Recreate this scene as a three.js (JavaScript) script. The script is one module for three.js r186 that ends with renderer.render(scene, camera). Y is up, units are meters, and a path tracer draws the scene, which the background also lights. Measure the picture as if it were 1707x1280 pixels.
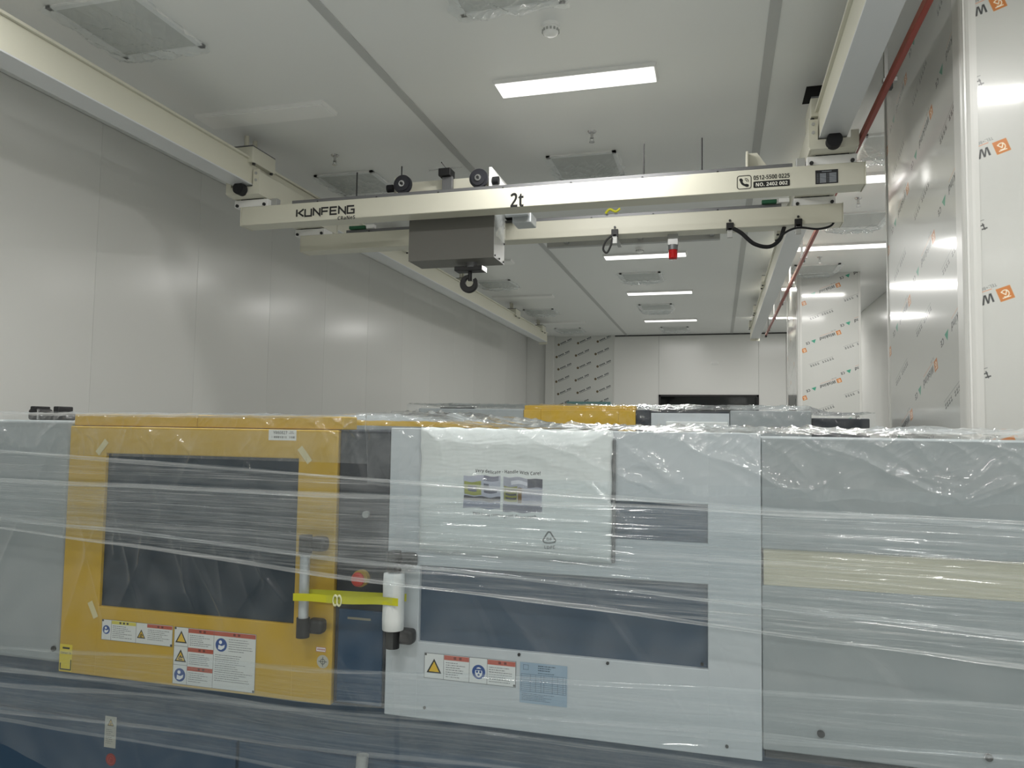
import * as THREE from 'three';
import { RoundedBoxGeometry } from 'three/addons/geometries/RoundedBoxGeometry.js';
import { RectAreaLightUniformsLib } from 'three/addons/lights/RectAreaLightUniformsLib.js';
import { mergeGeometries } from 'three/addons/utils/BufferGeometryUtils.js';
import { createNoise2D, createNoise3D } from 'simplex-noise';

RectAreaLightUniformsLib.init();
const scene = new THREE.Scene();
scene.background = new THREE.Color(0x000000);
const renderer = new THREE.WebGLRenderer({ antialias: true });
renderer.toneMapping = THREE.LinearToneMapping;
renderer.toneMappingExposure = 1.05;
renderer.shadowMap.enabled = true;

// ---------------------------------------------------------------- camera
const RAD = Math.PI / 180;
const camera = new THREE.PerspectiveCamera(2 * Math.atan(640 / 1247) / RAD, 1707 / 1280, 0.05, 60);
camera.position.set(0, 1.68, 0);
camera.rotation.set(3.54 * RAD, 15.43 * RAD, 0.884 * RAD, 'YXZ');
scene.add(camera);

// ---------------------------------------------------------------- light settings (the lamps themselves are built below)
const LAMP_COLOR = new THREE.Color(1.0, 0.985, 0.95);
const LAMP_POWER = 52;      // radiance of a lit ceiling panel
const LAMP_GLOW = 1.6;      // glow of its diffuser as seen

// ---------------------------------------------------------------- helpers
function rng(seed) { let a = seed >>> 0; return () => { a = (a + 0x6D2B79F5) | 0; let t = Math.imul(a ^ (a >>> 15), 1 | a); t = (t + Math.imul(t ^ (t >>> 7), 61 | t)) ^ t; return ((t ^ (t >>> 14)) >>> 0) / 4294967296; }; }
const n2 = createNoise2D(rng(11)), n3 = createNoise3D(rng(23));
const clamp = (v, a, b) => Math.min(b, Math.max(a, v));
const smooth = (a, b, v) => { const t = clamp((v - a) / (b - a), 0, 1); return t * t * (3 - 2 * t); };
const mix = (a, b, t) => a + (b - a) * t;
const taken = new Map();
function numbered(n) { const k = taken.get(n) || 0; taken.set(n, k + 1); return k ? `${n}_${String(k).padStart(3, '0')}` : n; }
function clean(g) { g = g.index ? g.toNonIndexed() : g; for (const k of Object.keys(g.attributes)) if (!['position', 'normal', 'uv'].includes(k)) g.deleteAttribute(k); return g; }
function merged(gs) { return gs.length === 1 ? gs[0] : mergeGeometries(gs.map(clean)); }
function shade(o) { o.castShadow = true; o.receiveShadow = true; return o; }
function part(name, geo, mat, parent, label) {
  const m = shade(new THREE.Mesh(Array.isArray(geo) ? merged(geo) : geo, mat)); m.name = name; parent.add(m);
  if (label) m.userData.label = label; return m;
}
function tag(o, label, category, group) { o.userData.label = label; o.userData.category = category; if (group) o.userData.group = group; return o; }
function thing(name, label, category, pos = [0, 0, 0], group) { const o = new THREE.Group(); o.name = numbered(name); o.position.set(...pos); scene.add(o); return tag(o, label, category, group); }
function single(name, geo, mat, label, category, group) { const m = part(numbered(name), geo, mat, scene); return tag(m, label, category, group); }
function structure(name, pos = [0, 0, 0]) { const o = new THREE.Group(); o.name = name; o.position.set(...pos); o.userData.kind = 'structure'; scene.add(o); return o; }
// box by its limits; r rounds the edges
function bx(x0, x1, y0, y1, z0, z1, r = 0) {
  const w = Math.abs(x1 - x0), h = Math.abs(y1 - y0), d = Math.abs(z1 - z0);
  const g = r > 0 ? new RoundedBoxGeometry(w, h, d, 2, Math.min(r, w / 2.01, h / 2.01, d / 2.01)) : new THREE.BoxGeometry(w, h, d);
  return g.translate((x0 + x1) / 2, (y0 + y1) / 2, (z0 + z1) / 2);
}
function cyl(r, h, axis, x, y, z, seg = 24, r2 = r) {
  const g = new THREE.CylinderGeometry(r, r2, h, seg); if (axis === 'x') g.rotateZ(Math.PI / 2); if (axis === 'z') g.rotateX(Math.PI / 2); return g.translate(x, y, z);
}
function tube(pts, r, seg = 40, rad = 8) { return new THREE.TubeGeometry(new THREE.CatmullRomCurve3(pts.map(p => new THREE.Vector3(...p))), seg, r, rad); }
function extr(pts, depth, bevel = 0) {
  const s = new THREE.Shape(pts.map(p => new THREE.Vector2(...p)));
  return new THREE.ExtrudeGeometry(s, { depth, bevelEnabled: bevel > 0, bevelSize: bevel, bevelThickness: bevel, bevelSegments: 1, steps: 1 });
}
// surface from a function (i, j in 0..1) => [x, y, z, u, v]
function sheet(fn, nu, nv) {
  const pos = [], uv = [], idx = [];
  for (let j = 0; j <= nv; j++) for (let i = 0; i <= nu; i++) { const p = fn(i / nu, j / nv); pos.push(p[0], p[1], p[2]); uv.push(p[3] ?? i / nu, p[4] ?? j / nv); }
  for (let j = 0; j < nv; j++) for (let i = 0; i < nu; i++) { const a = j * (nu + 1) + i, b = a + 1, c = a + nu + 1, d = c + 1; idx.push(a, b, d, a, d, c); }
  const g = new THREE.BufferGeometry();
  g.setAttribute('position', new THREE.Float32BufferAttribute(pos, 3)); g.setAttribute('uv', new THREE.Float32BufferAttribute(uv, 2)); g.setIndex(idx); g.computeVertexNormals(); return g;
}
const ridge = (x, y) => 1 - Math.abs(n2(x, y));
function canvasTexture(w, h, draw, srgb = true) {
  const c = document.createElement('canvas'); c.width = w; c.height = h; const k = c.getContext('2d'); draw(k, w, h);
  const t = new THREE.CanvasTexture(c); if (srgb) t.colorSpace = THREE.SRGBColorSpace; t.magFilter = THREE.LinearFilter; t.anisotropy = 8; return t;
}
function dataTexture(w, h, fn, srgb = false) {
  const d = new Uint8Array(w * h * 4);
  for (let y = 0; y < h; y++) for (let x = 0; x < w; x++) { const v = fn(x, y), o = (y * w + x) * 4; const a = Array.isArray(v) ? v : [v, v, v]; for (let k = 0; k < 3; k++) d[o + k] = clamp(Math.round(a[k] * 255), 0, 255); d[o + 3] = 255; }
  const t = new THREE.DataTexture(d, w, h, THREE.RGBAFormat); t.magFilter = THREE.LinearFilter; t.minFilter = THREE.LinearFilter; t.wrapS = t.wrapT = THREE.RepeatWrapping; if (srgb) t.colorSpace = THREE.SRGBColorSpace; t.needsUpdate = true; return t;
}
function std(color, roughness, extra = {}) { return new THREE.MeshStandardMaterial({ color, roughness, ...extra }); }
function phys(color, roughness, extra = {}) { return new THREE.MeshPhysicalMaterial({ color, roughness, ...extra }); }

// ---------------------------------------------------------------- materials
const peel = dataTexture(256, 256, (x, y) => { const a = x / 256 * Math.PI * 2, b = y / 256 * Math.PI * 2; return 0.5 + 0.3 * n3(Math.cos(a) * 3, Math.sin(a) * 3 + Math.cos(b) * 3, Math.sin(b) * 3) + 0.2 * n3(Math.cos(a) * 9, Math.sin(a) * 9 + Math.cos(b) * 9, Math.sin(b) * 9 + 5); });
const M = {
  wall: phys(0xe0e0dd, 0.2),
  wallB: phys(0xdededb, 0.22),
  ceiling: phys(0xeeefed, 0.34),
  strip: std(0xc0c1bf, 0.45),
  floor: phys(0xa3a8a5, 0.4),
  joint: std(0xb4b5b2, 0.6),
  trim: phys(0xd4d4d0, 0.28),
  cream: phys(0xd8d6c6, 0.42, { clearcoat: 0.2, clearcoatRoughness: 0.3 }),
  greySteel: phys(0xb9bab8, 0.4, { metalness: 0.25 }),
  galv: phys(0xb4b5b4, 0.45, { metalness: 0.6 }),
  zinc: phys(0xd9dbdc, 0.4, { metalness: 0.15 }),
  darkRail: std(0x77787a, 0.45, { metalness: 0.5 }),
  box: phys(0x73726d, 0.5),
  rubber: std(0x17181b, 0.75),
  black: std(0x141416, 0.5),
  nylon: std(0x24252c, 0.55),
  chrome: std(0xc8c8c8, 0.25, { metalness: 0.9 }),
  red: phys(0x8e2f1e, 0.4),
  redLens: phys(0xd11818, 0.2, { transmission: 0.35, thickness: 0 }),
  green: std(0x1f5a3c, 0.6),
  lampFrame: std(0xefefed, 0.4),
  lampOff: phys(0xf8f8f6, 0.35),
  lampOn: new THREE.MeshStandardMaterial({ color: 0xffffff, roughness: 0.6, emissive: LAMP_COLOR, emissiveIntensity: LAMP_GLOW }),
  white: phys(0xc8ced2, 0.45),
  machineGrey: phys(0xa4aaac, 0.5),
  yellow: phys(0xcda735, 0.42),
  charcoal: phys(0x262c36, 0.5),
  navy: phys(0x1b4160, 0.5),
  floorDark: std(0x1b1f22, 0.8),
  windowDark: phys(0x2c3a47, 0.12),
  windowBlue: phys(0x4c5c6e, 0.14),
  beige: std(0xd8cfb4, 0.6),
  alu: std(0xcfd3d6, 0.38, { metalness: 0.4 }),
  foam: std(0xe6e9e8, 0.9),
  strap: phys(0xccca2c, 0.45),
  bolt: std(0x3b3c3d, 0.4, { metalness: 0.6 }),
  ventFace: std(0xcacbc6, 0.7),
  hole: std(0x050505, 1),
};
// stretch film: haze follows the drawn-out threads that run along the web
const rowSeed = rng(5), rowA = Array.from({ length: 512 }, () => rowSeed());
const rowB = Array.from({ length: 130 }, () => rowSeed());
const streaks = dataTexture(512, 512, (x, y) => {
  const fine = rowA[y], slow = 0.5 + 0.5 * n3(Math.cos(x / 512 * 6.283) * 1.2, Math.sin(x / 512 * 6.283) * 1.2, y * 0.035), f2 = 0.5 + 0.5 * n3(Math.cos(x / 512 * 6.283) * 2.2, Math.sin(x / 512 * 6.283) * 2.2, y * 0.35);
  const coarse = rowB[y >> 2]; return 0.985 - 0.4 * Math.pow(fine, 7) * f2 - 0.28 * Math.pow(coarse, 8) * slow - 0.05 * slow * f2 - 0.16 * Math.pow(0.5 + 0.5 * n2(3, y * 0.045), 4) * (0.4 + 0.6 * f2);
});
const mottle = dataTexture(256, 256, (x, y) => { const a = x / 256 * 6.283, b = y / 256 * 6.283; return 0.972 + 0.026 * n3(Math.cos(a) * 1.3, Math.sin(a) * 1.3 + Math.cos(b) * 1.3, Math.sin(b) * 1.3); });
function film(transmission, roughness, map) { return phys(0xfafcfd, roughness, { transmission, thickness: 0, ior: 1.5, side: THREE.DoubleSide, transmissionMap: map || null }); }
M.wrap = film(1.0, 0.09, streaks);
M.drape = film(1.0, 0.07, mottle);
M.filmEdge = film(0.8, 0.09, streaks);
const faint = dataTexture(512, 512, (x, y) => 1 - 0.45 * (1 - streaks.image.data[(y * 512 + x) * 4] / 255));
M.wrapFaint = film(1.0, 0.08, faint);
M.edgeFaint = film(0.94, 0.08, faint);
M.cover = film(0.95, 0.08, mottle);
M.ventFilm = film(0.88, 0.16, mottle);

// ================================================================= the room
const XL = -4.98, XR = 2.83, ZB = -19.5, ZF = 4.4, CH = 4.2;
{
  const f = structure('floor'); part('slab', bx(XL - 0.1, XR + 0.1, -0.15, 0, ZB - 0.1, ZF + 0.1), M.floor, f);
  const c = structure('ceiling'); part('slab', bx(XL - 0.1, XR + 0.1, CH + 0.05, CH + 0.2, ZB - 0.1, ZF + 0.1), M.joint, c);
  const cuts = [XL, -2.33, -2.27, 0.30, 0.36, XR];
  for (let i = 0; i < cuts.length - 1; i++) {
    if (i % 2) { part('joint_strip', bx(cuts[i] - 0.004, cuts[i + 1] + 0.004, CH - 0.006, CH + 0.05, ZB, ZF), M.strip, c); continue; }
    for (const [z0, z1] of [[ZF, -1.6], [-1.602, -7.6], [-7.602, -13.6], [-13.602, ZB]]) part('panel', bx(cuts[i] + 0.004, cuts[i + 1] - 0.004, CH, CH + 0.06, z1, z0), M.ceiling, c);
  }
  const wl = structure('wall_left'); part('core', bx(XL - 0.2, XL - 0.03, 0, CH + 0.05, ZB - 0.1, ZF + 0.1), M.joint, wl);
  for (let k = 0; k < 20; k++) { const z1 = Math.min(ZF, 3.75 - (k - 1) * 1.25), z0 = Math.max(ZB, 3.75 - k * 1.25); if (z1 - z0 > 0.05) part('panel', bx(XL - 0.04, XL, 0, CH, z0 + 0.001, z1 - 0.001, 0.0015), k % 2 ? M.wall : M.wallB, wl); }
  const wr = structure('wall_right'); part('core', bx(XR + 0.03, XR + 0.2, 0, CH + 0.05, ZB - 0.1, ZF + 0.1), M.joint, wr);
  for (let k = 0; k < 20; k++) { const z1 = Math.min(ZF, 3.75 - (k - 1) * 1.25), z0 = Math.max(ZB, 3.75 - k * 1.25); if (z1 - z0 > 0.05) part('panel', bx(XR, XR + 0.04, 0, CH, z0 + 0.001, z1 - 0.001, 0.0015), k % 2 ? M.wall : M.wallB, wr); }
  const wf = structure('wall_front'); part('panel', bx(XL - 0.1, XR + 0.1, 0, CH + 0.05, ZF, ZF + 0.12), M.wall, wf);
  // far wall with the dark window in it
  const wb = structure('wall_back');
  const W0 = -1.471, W1 = 0.976, WT = 2.65, WB = 1.15;
  for (const [x0, x1, y0, y1] of [[XL, -4.43, 0, CH], [-2.62, W0, 0, CH], [W0, W1, WT, CH], [W0, W1, 0, WB], [W1, 1.62, 0, CH], [1.625, XR, 0, CH]]) part('panel', bx(x0 + 0.002, x1 - 0.002, y0, y1, ZB - 0.12, ZB), M.wallB, wb);
  part('core', bx(XL - 0.1, XR + 0.1, -0.1, CH + 0.05, ZB - 1.5, ZB - 1.4), M.joint, wb);
  part('top_joint', bx(-2.6, XR, CH - 0.03, CH, ZB, ZB + 0.012), M.bolt, wb);
  const win = structure('window_1');
  part('frame', [bx(W0, W1, WT - 0.045, WT, ZB - 0.08, ZB + 0.03), bx(W0, W1, WB, WB + 0.05, ZB - 0.08, ZB + 0.03), bx(W0, W0 + 0.05, WB, WT, ZB - 0.08, ZB + 0.03), bx(W1 - 0.05, W1, WB, WT, ZB - 0.08, ZB + 0.03)], M.black, win);
  part('pane', bx(W0 + 0.04, W1 - 0.04, WB + 0.04, WT - 0.04, ZB - 0.05, ZB - 0.04), phys(0xb9c2c6, 0.03, { transmission: 1, thickness: 0 }), win);
  // dim cabin behind the window, with a glazed inner door
  const cab = thing('service_cabin', 'grey cabin with green-framed glass seen through the far black window', 'cabin', [-0.3, 0, ZB - 1.2]);
  part('cabin_wall', bx(-1.6, 1.6, 0, 3.2, -0.15, -0.05), std(0x6f7072, 0.7), cab);
  part('glass_frame', [bx(-1.0, 0.3, 2.3, 2.36, -0.06, 0), bx(-1.0, -0.94, 1.2, 2.3, -0.06, 0), bx(0.24, 0.3, 1.2, 2.3, -0.06, 0)], std(0x3d4f4c, 0.5), cab);
  part('glass_panel', bx(-0.94, 0.24, 1.2, 2.3, -0.05, -0.02), std(0x4d5350, 0.3), cab);
}
// protective film print on panels: logo square, name, leaf and CE mark, upside down as on the real sheet
function printLogo(k, s) {
  k.fillStyle = '#c9772c'; k.fillRect(-s * 0.5, -s * 0.5, s, s);
  k.strokeStyle = '#f4ead8'; k.lineWidth = s * 0.08; k.beginPath(); k.arc(0, 0, s * 0.26, 0.5, 5.4); k.stroke(); k.beginPath(); k.moveTo(-s * 0.2, s * 0.25); k.lineTo(0, -s * 0.1); k.lineTo(s * 0.25, s * 0.2); k.moveTo(-s * 0.3, -s * 0.3); k.lineTo(s * 0.3, -s * 0.3); k.stroke();
  k.fillStyle = '#26282a'; k.font = `italic bold ${s * 0.95}px sans-serif`; k.textBaseline = 'middle'; k.textAlign = 'left'; k.fillText('Wiskind', s * 0.7, s * 0.05);
  k.font = `${s * 0.32}px sans-serif`; k.fillStyle = '#6b6f70'; k.fillText('TEL:+86-', s * 0.3, s * 0.85);
  k.fillStyle = '#2f9a7c'; k.beginPath(); k.moveTo(s * 5.2, s * 0.3); k.lineTo(s * 6.3, s * 0.3); k.lineTo(s * 5.75, -s * 0.5); k.fill();
  k.fillStyle = '#26282a'; k.font = `bold ${s * 0.8}px sans-serif`; k.fillText('CE', s * 6.7, 0);
  k.fillStyle = '#d58f6a'; k.fillRect(s * 0.7, s * 0.62, s * 3.4, s * 0.05);
}
function sloganLine(k, s) {
  const r = rng(77); k.fillStyle = '#3b3d3e';
  for (let i = 0; i < 10; i++) { if (i === 5) continue; const x = s * (0.9 + i * 0.42); k.fillRect(x, -s * 0.16, s * 0.3, s * 0.07); k.fillRect(x + s * 0.12, -s * 0.2, s * 0.06, s * 0.4); k.fillRect(x + s * (0.05 + 0.1 * r()), s * 0.06, s * 0.24, s * 0.06); }
  k.fillStyle = '#8a8c8c'; k.fillRect(s * 0.9, s * 0.34, s * 4.2, s * 0.045);
}
function printTexture(wm, hm, ppm, x0, y0, px, py, base = '#c8c9c5') {
  return canvasTexture(Math.round(wm * ppm), Math.round(hm * ppm), (k, w, h) => {
    k.fillStyle = base; k.fillRect(0, 0, w, h);
    for (let c = -2; c < wm / px + 2; c++) for (let r = -2; r < hm / py + 2; r++) {
      k.save(); k.translate((x0 + c * px) * ppm, (y0 + r * py + c * 0.1) * ppm); k.rotate(Math.PI - 0.34);
      if (((r % 2) + 2) % 2 === (((c % 2) + 2) % 2)) printLogo(k, 0.066 * ppm); else sloganLine(k, 0.088 * ppm);
      k.restore();
    }
  });
}
function printed(map) { return phys(0xffffff, 0.3, { map, clearcoat: 1, clearcoatRoughness: 0.09 }); }
{
  const faceW = 1.64;
  const texLeft = printTexture(faceW, CH, 420, 0.62, 0.16, 0.58, 0.37);
  const texFront = printTexture(0.86, CH, 420, 0.12, 0.33, 0.62, 0.37);
  const texFar = printTexture(0.86, CH, 420, 0.55, 0.2, 0.5, 0.37);
  const mLeft = printed(texLeft), mFront = printed(texFront), mFar = printed(texFar);
  const column = (name, zf, front, left) => {
    const o = structure(name, [0, 0, 0]); const z1 = zf - 1.79;
    part('core', bx(1.206, 2.1, 0, CH, z1, zf - 0.006), M.wall, o);
    const f = new THREE.PlaneGeometry(0.856, CH); f.translate(1.245 + 0.428, CH / 2, zf); part('front_panel', [f, bx(1.245, 2.1, 0, CH, zf - 0.006, zf - 0.0005)], front, o, 'panel with printed protective film');
    const l = new THREE.PlaneGeometry(1.645, CH); l.rotateY(-Math.PI / 2); l.translate(1.2, CH / 2, (z1 + zf - 0.145) / 2 + 0.0); part('side_panel', [l], left, o, 'side panel with printed protective film');
    // aluminium corner profile: two flanges joined by a rounded nose
    const nose = extr([[1.205, -(zf - 0.14)], [1.194, -(zf - 0.14)], [1.194, -(zf - 0.05)], ...Array.from({ length: 7 }, (_, k) => { const a = k / 6 * Math.PI / 2; return [1.194 + 0.048 * (1 - Math.cos(a)), -(zf - 0.05) - 0.055 * Math.sin(a)]; }), [1.262, -(zf + 0.005)], [1.262, -(zf - 0.004)], [1.22, -(zf - 0.02)]], CH);
    nose.rotateX(-Math.PI / 2); part('corner_profile', nose, M.trim, o);
    part('edge_profile', bx(1.192, 1.215, 0, CH, z1 - 0.006, z1 + 0.025, 0.004), M.trim, o);
    part('edge_profile', bx(2.075, 2.112, 0, CH, zf - 0.03, zf + 0.008, 0.005), M.trim, o);
    return o;
  };
  column('wall_column_near', -4.16, mFront, mLeft);
  column('wall_column_far', -12.38, mFar, mLeft);
  // boxed corner and film-covered sheet on the far wall
  const b = structure('wall_corner_far');
  part('boxing', bx(-4.43, -4.2, 0, CH, ZB - 0.1, ZB + 0.16, 0.01), M.trim, b);
  part('film_panel', bx(-4.2, -2.64, 0, CH, ZB - 0.1, ZB + 0.004), phys(0xffffff, 0.35, { map: canvasTexture(640, 1720, (k, w, h) => {
    k.fillStyle = '#d0d1cd'; k.fillRect(0, 0, w, h);
    for (let r = -1; r < 14; r++) for (let c = 0; c < 4; c++) { k.save(); k.translate(40 + c * 215 - (r % 2) * 22, 90 + r * 135 - c * 14); k.rotate(-0.42); k.fillStyle = '#6a5c44'; k.beginPath(); k.arc(0, 0, 13, 0, 7); k.fill(); k.fillStyle = '#55585a'; for (let i = 0; i < 8; i++) if (i !== 4) k.fillRect(22 + i * 17, -7, 13, 13); k.fillRect(20, 13, 130, 3); k.restore(); }
  }) }), b);
  part('joint', bx(-2.645, -2.62, 0, CH, ZB - 0.1, ZB + 0.012), M.trim, b);
}
{ // greenish framed hatch low on the film-covered sheet
  const o = thing('wall_hatch', 'teal-framed white hatch on the printed sheet of the far wall', 'hatch', [-3.28, 0, ZB]);
  part('frame', [bx(-0.58, 0.58, 2.37, 2.46, 0, 0.07, 0.01), bx(-0.58, -0.5, 1.2, 2.37, 0, 0.07, 0.01), bx(0.5, 0.58, 1.2, 2.37, 0, 0.07, 0.01), bx(-0.58, 0.58, 1.12, 1.2, 0, 0.07, 0.01)], std(0x6f9695, 0.5), o);
  part('hatch_panel', bx(-0.5, 0.5, 1.2, 2.37, 0, 0.04), M.lampOff, o);
  const v = thing('wall_vent', 'tiny white vent plate high on the plain far wall', 'vent', [-0.08, 3.45, ZB]);
  part('plate', bx(-0.09, 0.09, -0.03, 0.03, 0, 0.02, 0.004), M.lampOff, v); for (let k = 0; k < 3; k++) part('slot', bx(-0.08, 0.08, -0.018 + k * 0.014, -0.012 + k * 0.014, 0.018, 0.022), M.joint, v);
}

// ================================================================= ceiling lights
function ceilingLight(x, z, lit, label) {
  const o = thing('ceiling_light', label, 'ceiling light', [x, CH, z], lit ? 'lit ceiling panel lights' : 'unlit ceiling panel lights');
  const W = 1.17, D = 0.26, H = 0.03;
  const e = extr([[-W / 2, 0], [W / 2, 0], [W / 2 - 0.012, -H], [-W / 2 + 0.012, -H]], D - 0.02).translate(0, 0, -D / 2 + 0.01);
  part('frame', e, M.lampFrame, o);
  part('diffuser', bx(-W / 2 + 0.02, W / 2 - 0.02, -H - 0.004, -H, -D / 2 + 0.02, D / 2 - 0.02), lit ? M.lampOn : M.lampOff, o);
  if (lit) { const l = new THREE.RectAreaLight(LAMP_COLOR, LAMP_POWER, W - 0.05, D - 0.05); l.name = 'panel_light'; l.position.set(0, -H - 0.009, 0); l.rotation.x = -Math.PI / 2; l.castShadow = true; o.add(l); }
  return o;
}
ceilingLight(-0.985, -5.14, true, 'largest lit panel light on the ceiling, in front of the crane girder');
ceilingLight(-1.0, -10.6, true, 'lit panel light behind the red beacon, first beyond the crane');
ceilingLight(-1.01, -13.5, true, 'lit panel light in middle of ceiling, second beyond the crane');
ceilingLight(-1.02, -16.9, true, 'farthest lit panel light in middle of ceiling, above plain far wall');
ceilingLight(1.6, -7.8, true, 'lit panel light seen past right end of front girder beside near column');
ceilingLight(1.6, -10.6, true, 'long lit panel light right of the crane rail, before the far column');
ceilingLight(1.6, -13.5, true, 'lit panel light hidden behind top of far printed column');
ceilingLight(1.55, -16.85, true, 'short glimpse of lit panel light behind end of red conductor bar');
ceilingLight(-3.52, -5.14, false, 'large unlit white panel light beside left crane rail');
ceilingLight(-3.52, -10.6, false, 'unlit panel light seen just under the grey hoist box');
ceilingLight(-3.53, -13.5, false, 'unlit panel light above left rail, second beyond the hoist');
ceilingLight(-3.53, -16.9, false, 'farthest unlit panel light, above far end of left rail');
for (const [z, row] of [[-2.3, [[-3.52, 'left'], [-0.985, 'middle'], [1.6, 'right']]], [0.5, [[-0.985, 'middle'], [1.6, 'right']]]]) for (const [x, s] of row) ceilingLight(x, z, true, `lit panel light of ${s} row overhead, ${z < -2 ? 'just above the yellow machine' : 'over the camera'}`);

ceilingLight(1.6, 3.3, true, 'lit panel light of right row behind the camera');

// ================================================================= air diffusers under loose film
function airVent(x, z, seed, sag, label, skew = 0) {
  const o = thing('air_diffuser', label, 'air vent', [x, CH, z], 'film-covered air diffusers');
  const s = 0.32;
  part('frame', [bx(-s, s, -0.018, 0, -s, -s + 0.035), bx(-s, s, -0.018, 0, s - 0.035, s), bx(-s, -s + 0.035, -0.018, 0, -s, s), bx(s - 0.035, s, -0.018, 0, -s, s)], M.lampFrame, o);
  part('perforated_face', bx(-s + 0.03, s - 0.03, -0.010, 0, -s + 0.03, s - 0.03), M.ventFace, o);
  for (const [i, j] of [[-1, -1], [1, -1], [-1, 1], [1, 1]]) part('screw', cyl(0.005, 0.005, 'y', i * 0.29, -0.02, j * 0.29, 10), M.greySteel, o);
  const g = sheet((u, v) => {
    const a = (u - 0.5) * 2, b = (v - 0.5) * 2, X = a * (s + 0.03 + 0.03 * n2(b * 2 + seed, seed)), Z = b * (s + 0.03 + 0.03 * n2(a * 2, seed + 9)) + skew * (1 - b) * 0;
    const dome = (1 - Math.pow(Math.abs(a), 5)) * (1 - Math.pow(Math.abs(b), 5));
    const hang = sag * (0.55 + 0.45 * (skew ? smooth(-1, 1, -b * skew) : 1));
    const wr = 0.02 * Math.pow(ridge(a * 1.3 + b * 0.8 + seed, b * 0.7), 4) + 0.014 * Math.pow(ridge(a * 2.6 - b * 2.1, b * 0.9 + seed), 4) + 0.008 * Math.pow(ridge(a * 4.2 + b * 1.2, b * 3.1 - seed), 3);
    return [X, -0.022 - dome * (hang + wr) - 0.004 * (1 - dome), Z, u, v];
  }, 80, 80);
  part('film_cover', g, M.ventFilm, o, 'crumpled clear plastic film');
  return o;
}
airVent(-3.60, -3.78, 3, 0.07, 'film-wrapped diffuser at top left corner by left rail', 1);
airVent(-1.18, -3.84, 5, 0.04, 'film-wrapped diffuser cut by top edge above smoke detector');
airVent(-3.58, -6.87, 7, 0.03, 'flat film-covered diffuser behind left part of front girder');
airVent(-1.2, -6.88, 9, 0.06, 'shiny film-covered diffuser behind front girder, under the sprinkler');
airVent(-1.19, -12.1, 12, 0.06, 'film-covered diffuser just beyond light behind red beacon');
airVent(-1.19, -15.1, 14, 0.1, 'baggy film-covered diffuser between two farthest middle lights');
airVent(-1.0, -18.4, 16, 0.05, 'small film-covered diffuser nearest the plain far wall');
airVent(-3.68, -12.25, 18, 0.04, 'film-covered diffuser right of the hook above left rail');
airVent(-3.6, -15.3, 20, 0.05, 'film-covered diffuser between two far unlit lights');
airVent(-3.55, -18.2, 22, 0.04, 'last film-covered diffuser above printed sheet of far wall');
airVent(1.5, -7.0, 24, 0.09, 'film-draped diffuser above right girder end beside near column', -1);
airVent(1.55, -9.35, 26, 0.13, 'baggy film-covered diffuser right of rear girder end', -1);
airVent(1.42, -12.03, 28, 0.11, 'loose film-covered diffuser at top of far column', -1);

// ================================================================= sprinklers and smoke detectors
function sprinkler(x, z, label) {
  const o = thing('sprinkler', label, 'sprinkler', [x, CH, z], 'ceiling sprinklers');
  part('escutcheon', cyl(0.038, 0.012, 'y', 0, -0.006, 0, 20, 0.03), M.chrome, o); part('stem', cyl(0.012, 0.05, 'y', 0, -0.035, 0, 12), M.chrome, o);
  part('frame_arm', [bx(-0.016, -0.012, -0.09, -0.055, -0.004, 0.004), bx(0.012, 0.016, -0.09, -0.055, -0.004, 0.004), bx(-0.016, 0.016, -0.06, -0.054, -0.006, 0.006)], M.chrome, o);
  part('deflector', cyl(0.024, 0.004, 'y', 0, -0.092, 0, 16), M.chrome, o);
}
sprinkler(-3.42, -6.1, 'sprinkler left of the crane, above the maker lettering');
sprinkler(-1.02, -6.1, 'sprinkler in front of shiny film-covered middle diffuser');
sprinkler(1.44, -8.5, 'sprinkler near right end of rear girder');
sprinkler(1.39, -11.25, 'sprinkler above long lit light near far column');
function smoke(x, z, label) {
  const o = thing('smoke_detector', label, 'smoke detector', [x, CH, z], 'smoke detectors');
  part('base', cyl(0.06, 0.018, 'y', 0, -0.009, 0, 28, 0.056), M.lampOff, o);
  const g = new THREE.LatheGeometry([[0.05, 0], [0.052, -0.02], [0.046, -0.038], [0.03, -0.05], [0, -0.053]].map(p => new THREE.Vector2(...p)), 28); part('housing', g.translate(0, -0.018, 0), M.lampOff, o);
  for (let k = 0; k < 14; k++) { const a = k / 14 * 6.283; part('slot', bx(-0.006, 0.006, -0.05, -0.035, -0.003, 0.003).rotateY(-a + Math.PI / 2).translate(Math.cos(a) * 0.052, 0, Math.sin(a) * 0.052), M.joint, o); }
}
smoke(-1.0, -4.4, 'round smoke detector near top edge of the ceiling');
smoke(-1.03, -10.2, 'small smoke detector behind girder beside red beacon');

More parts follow.
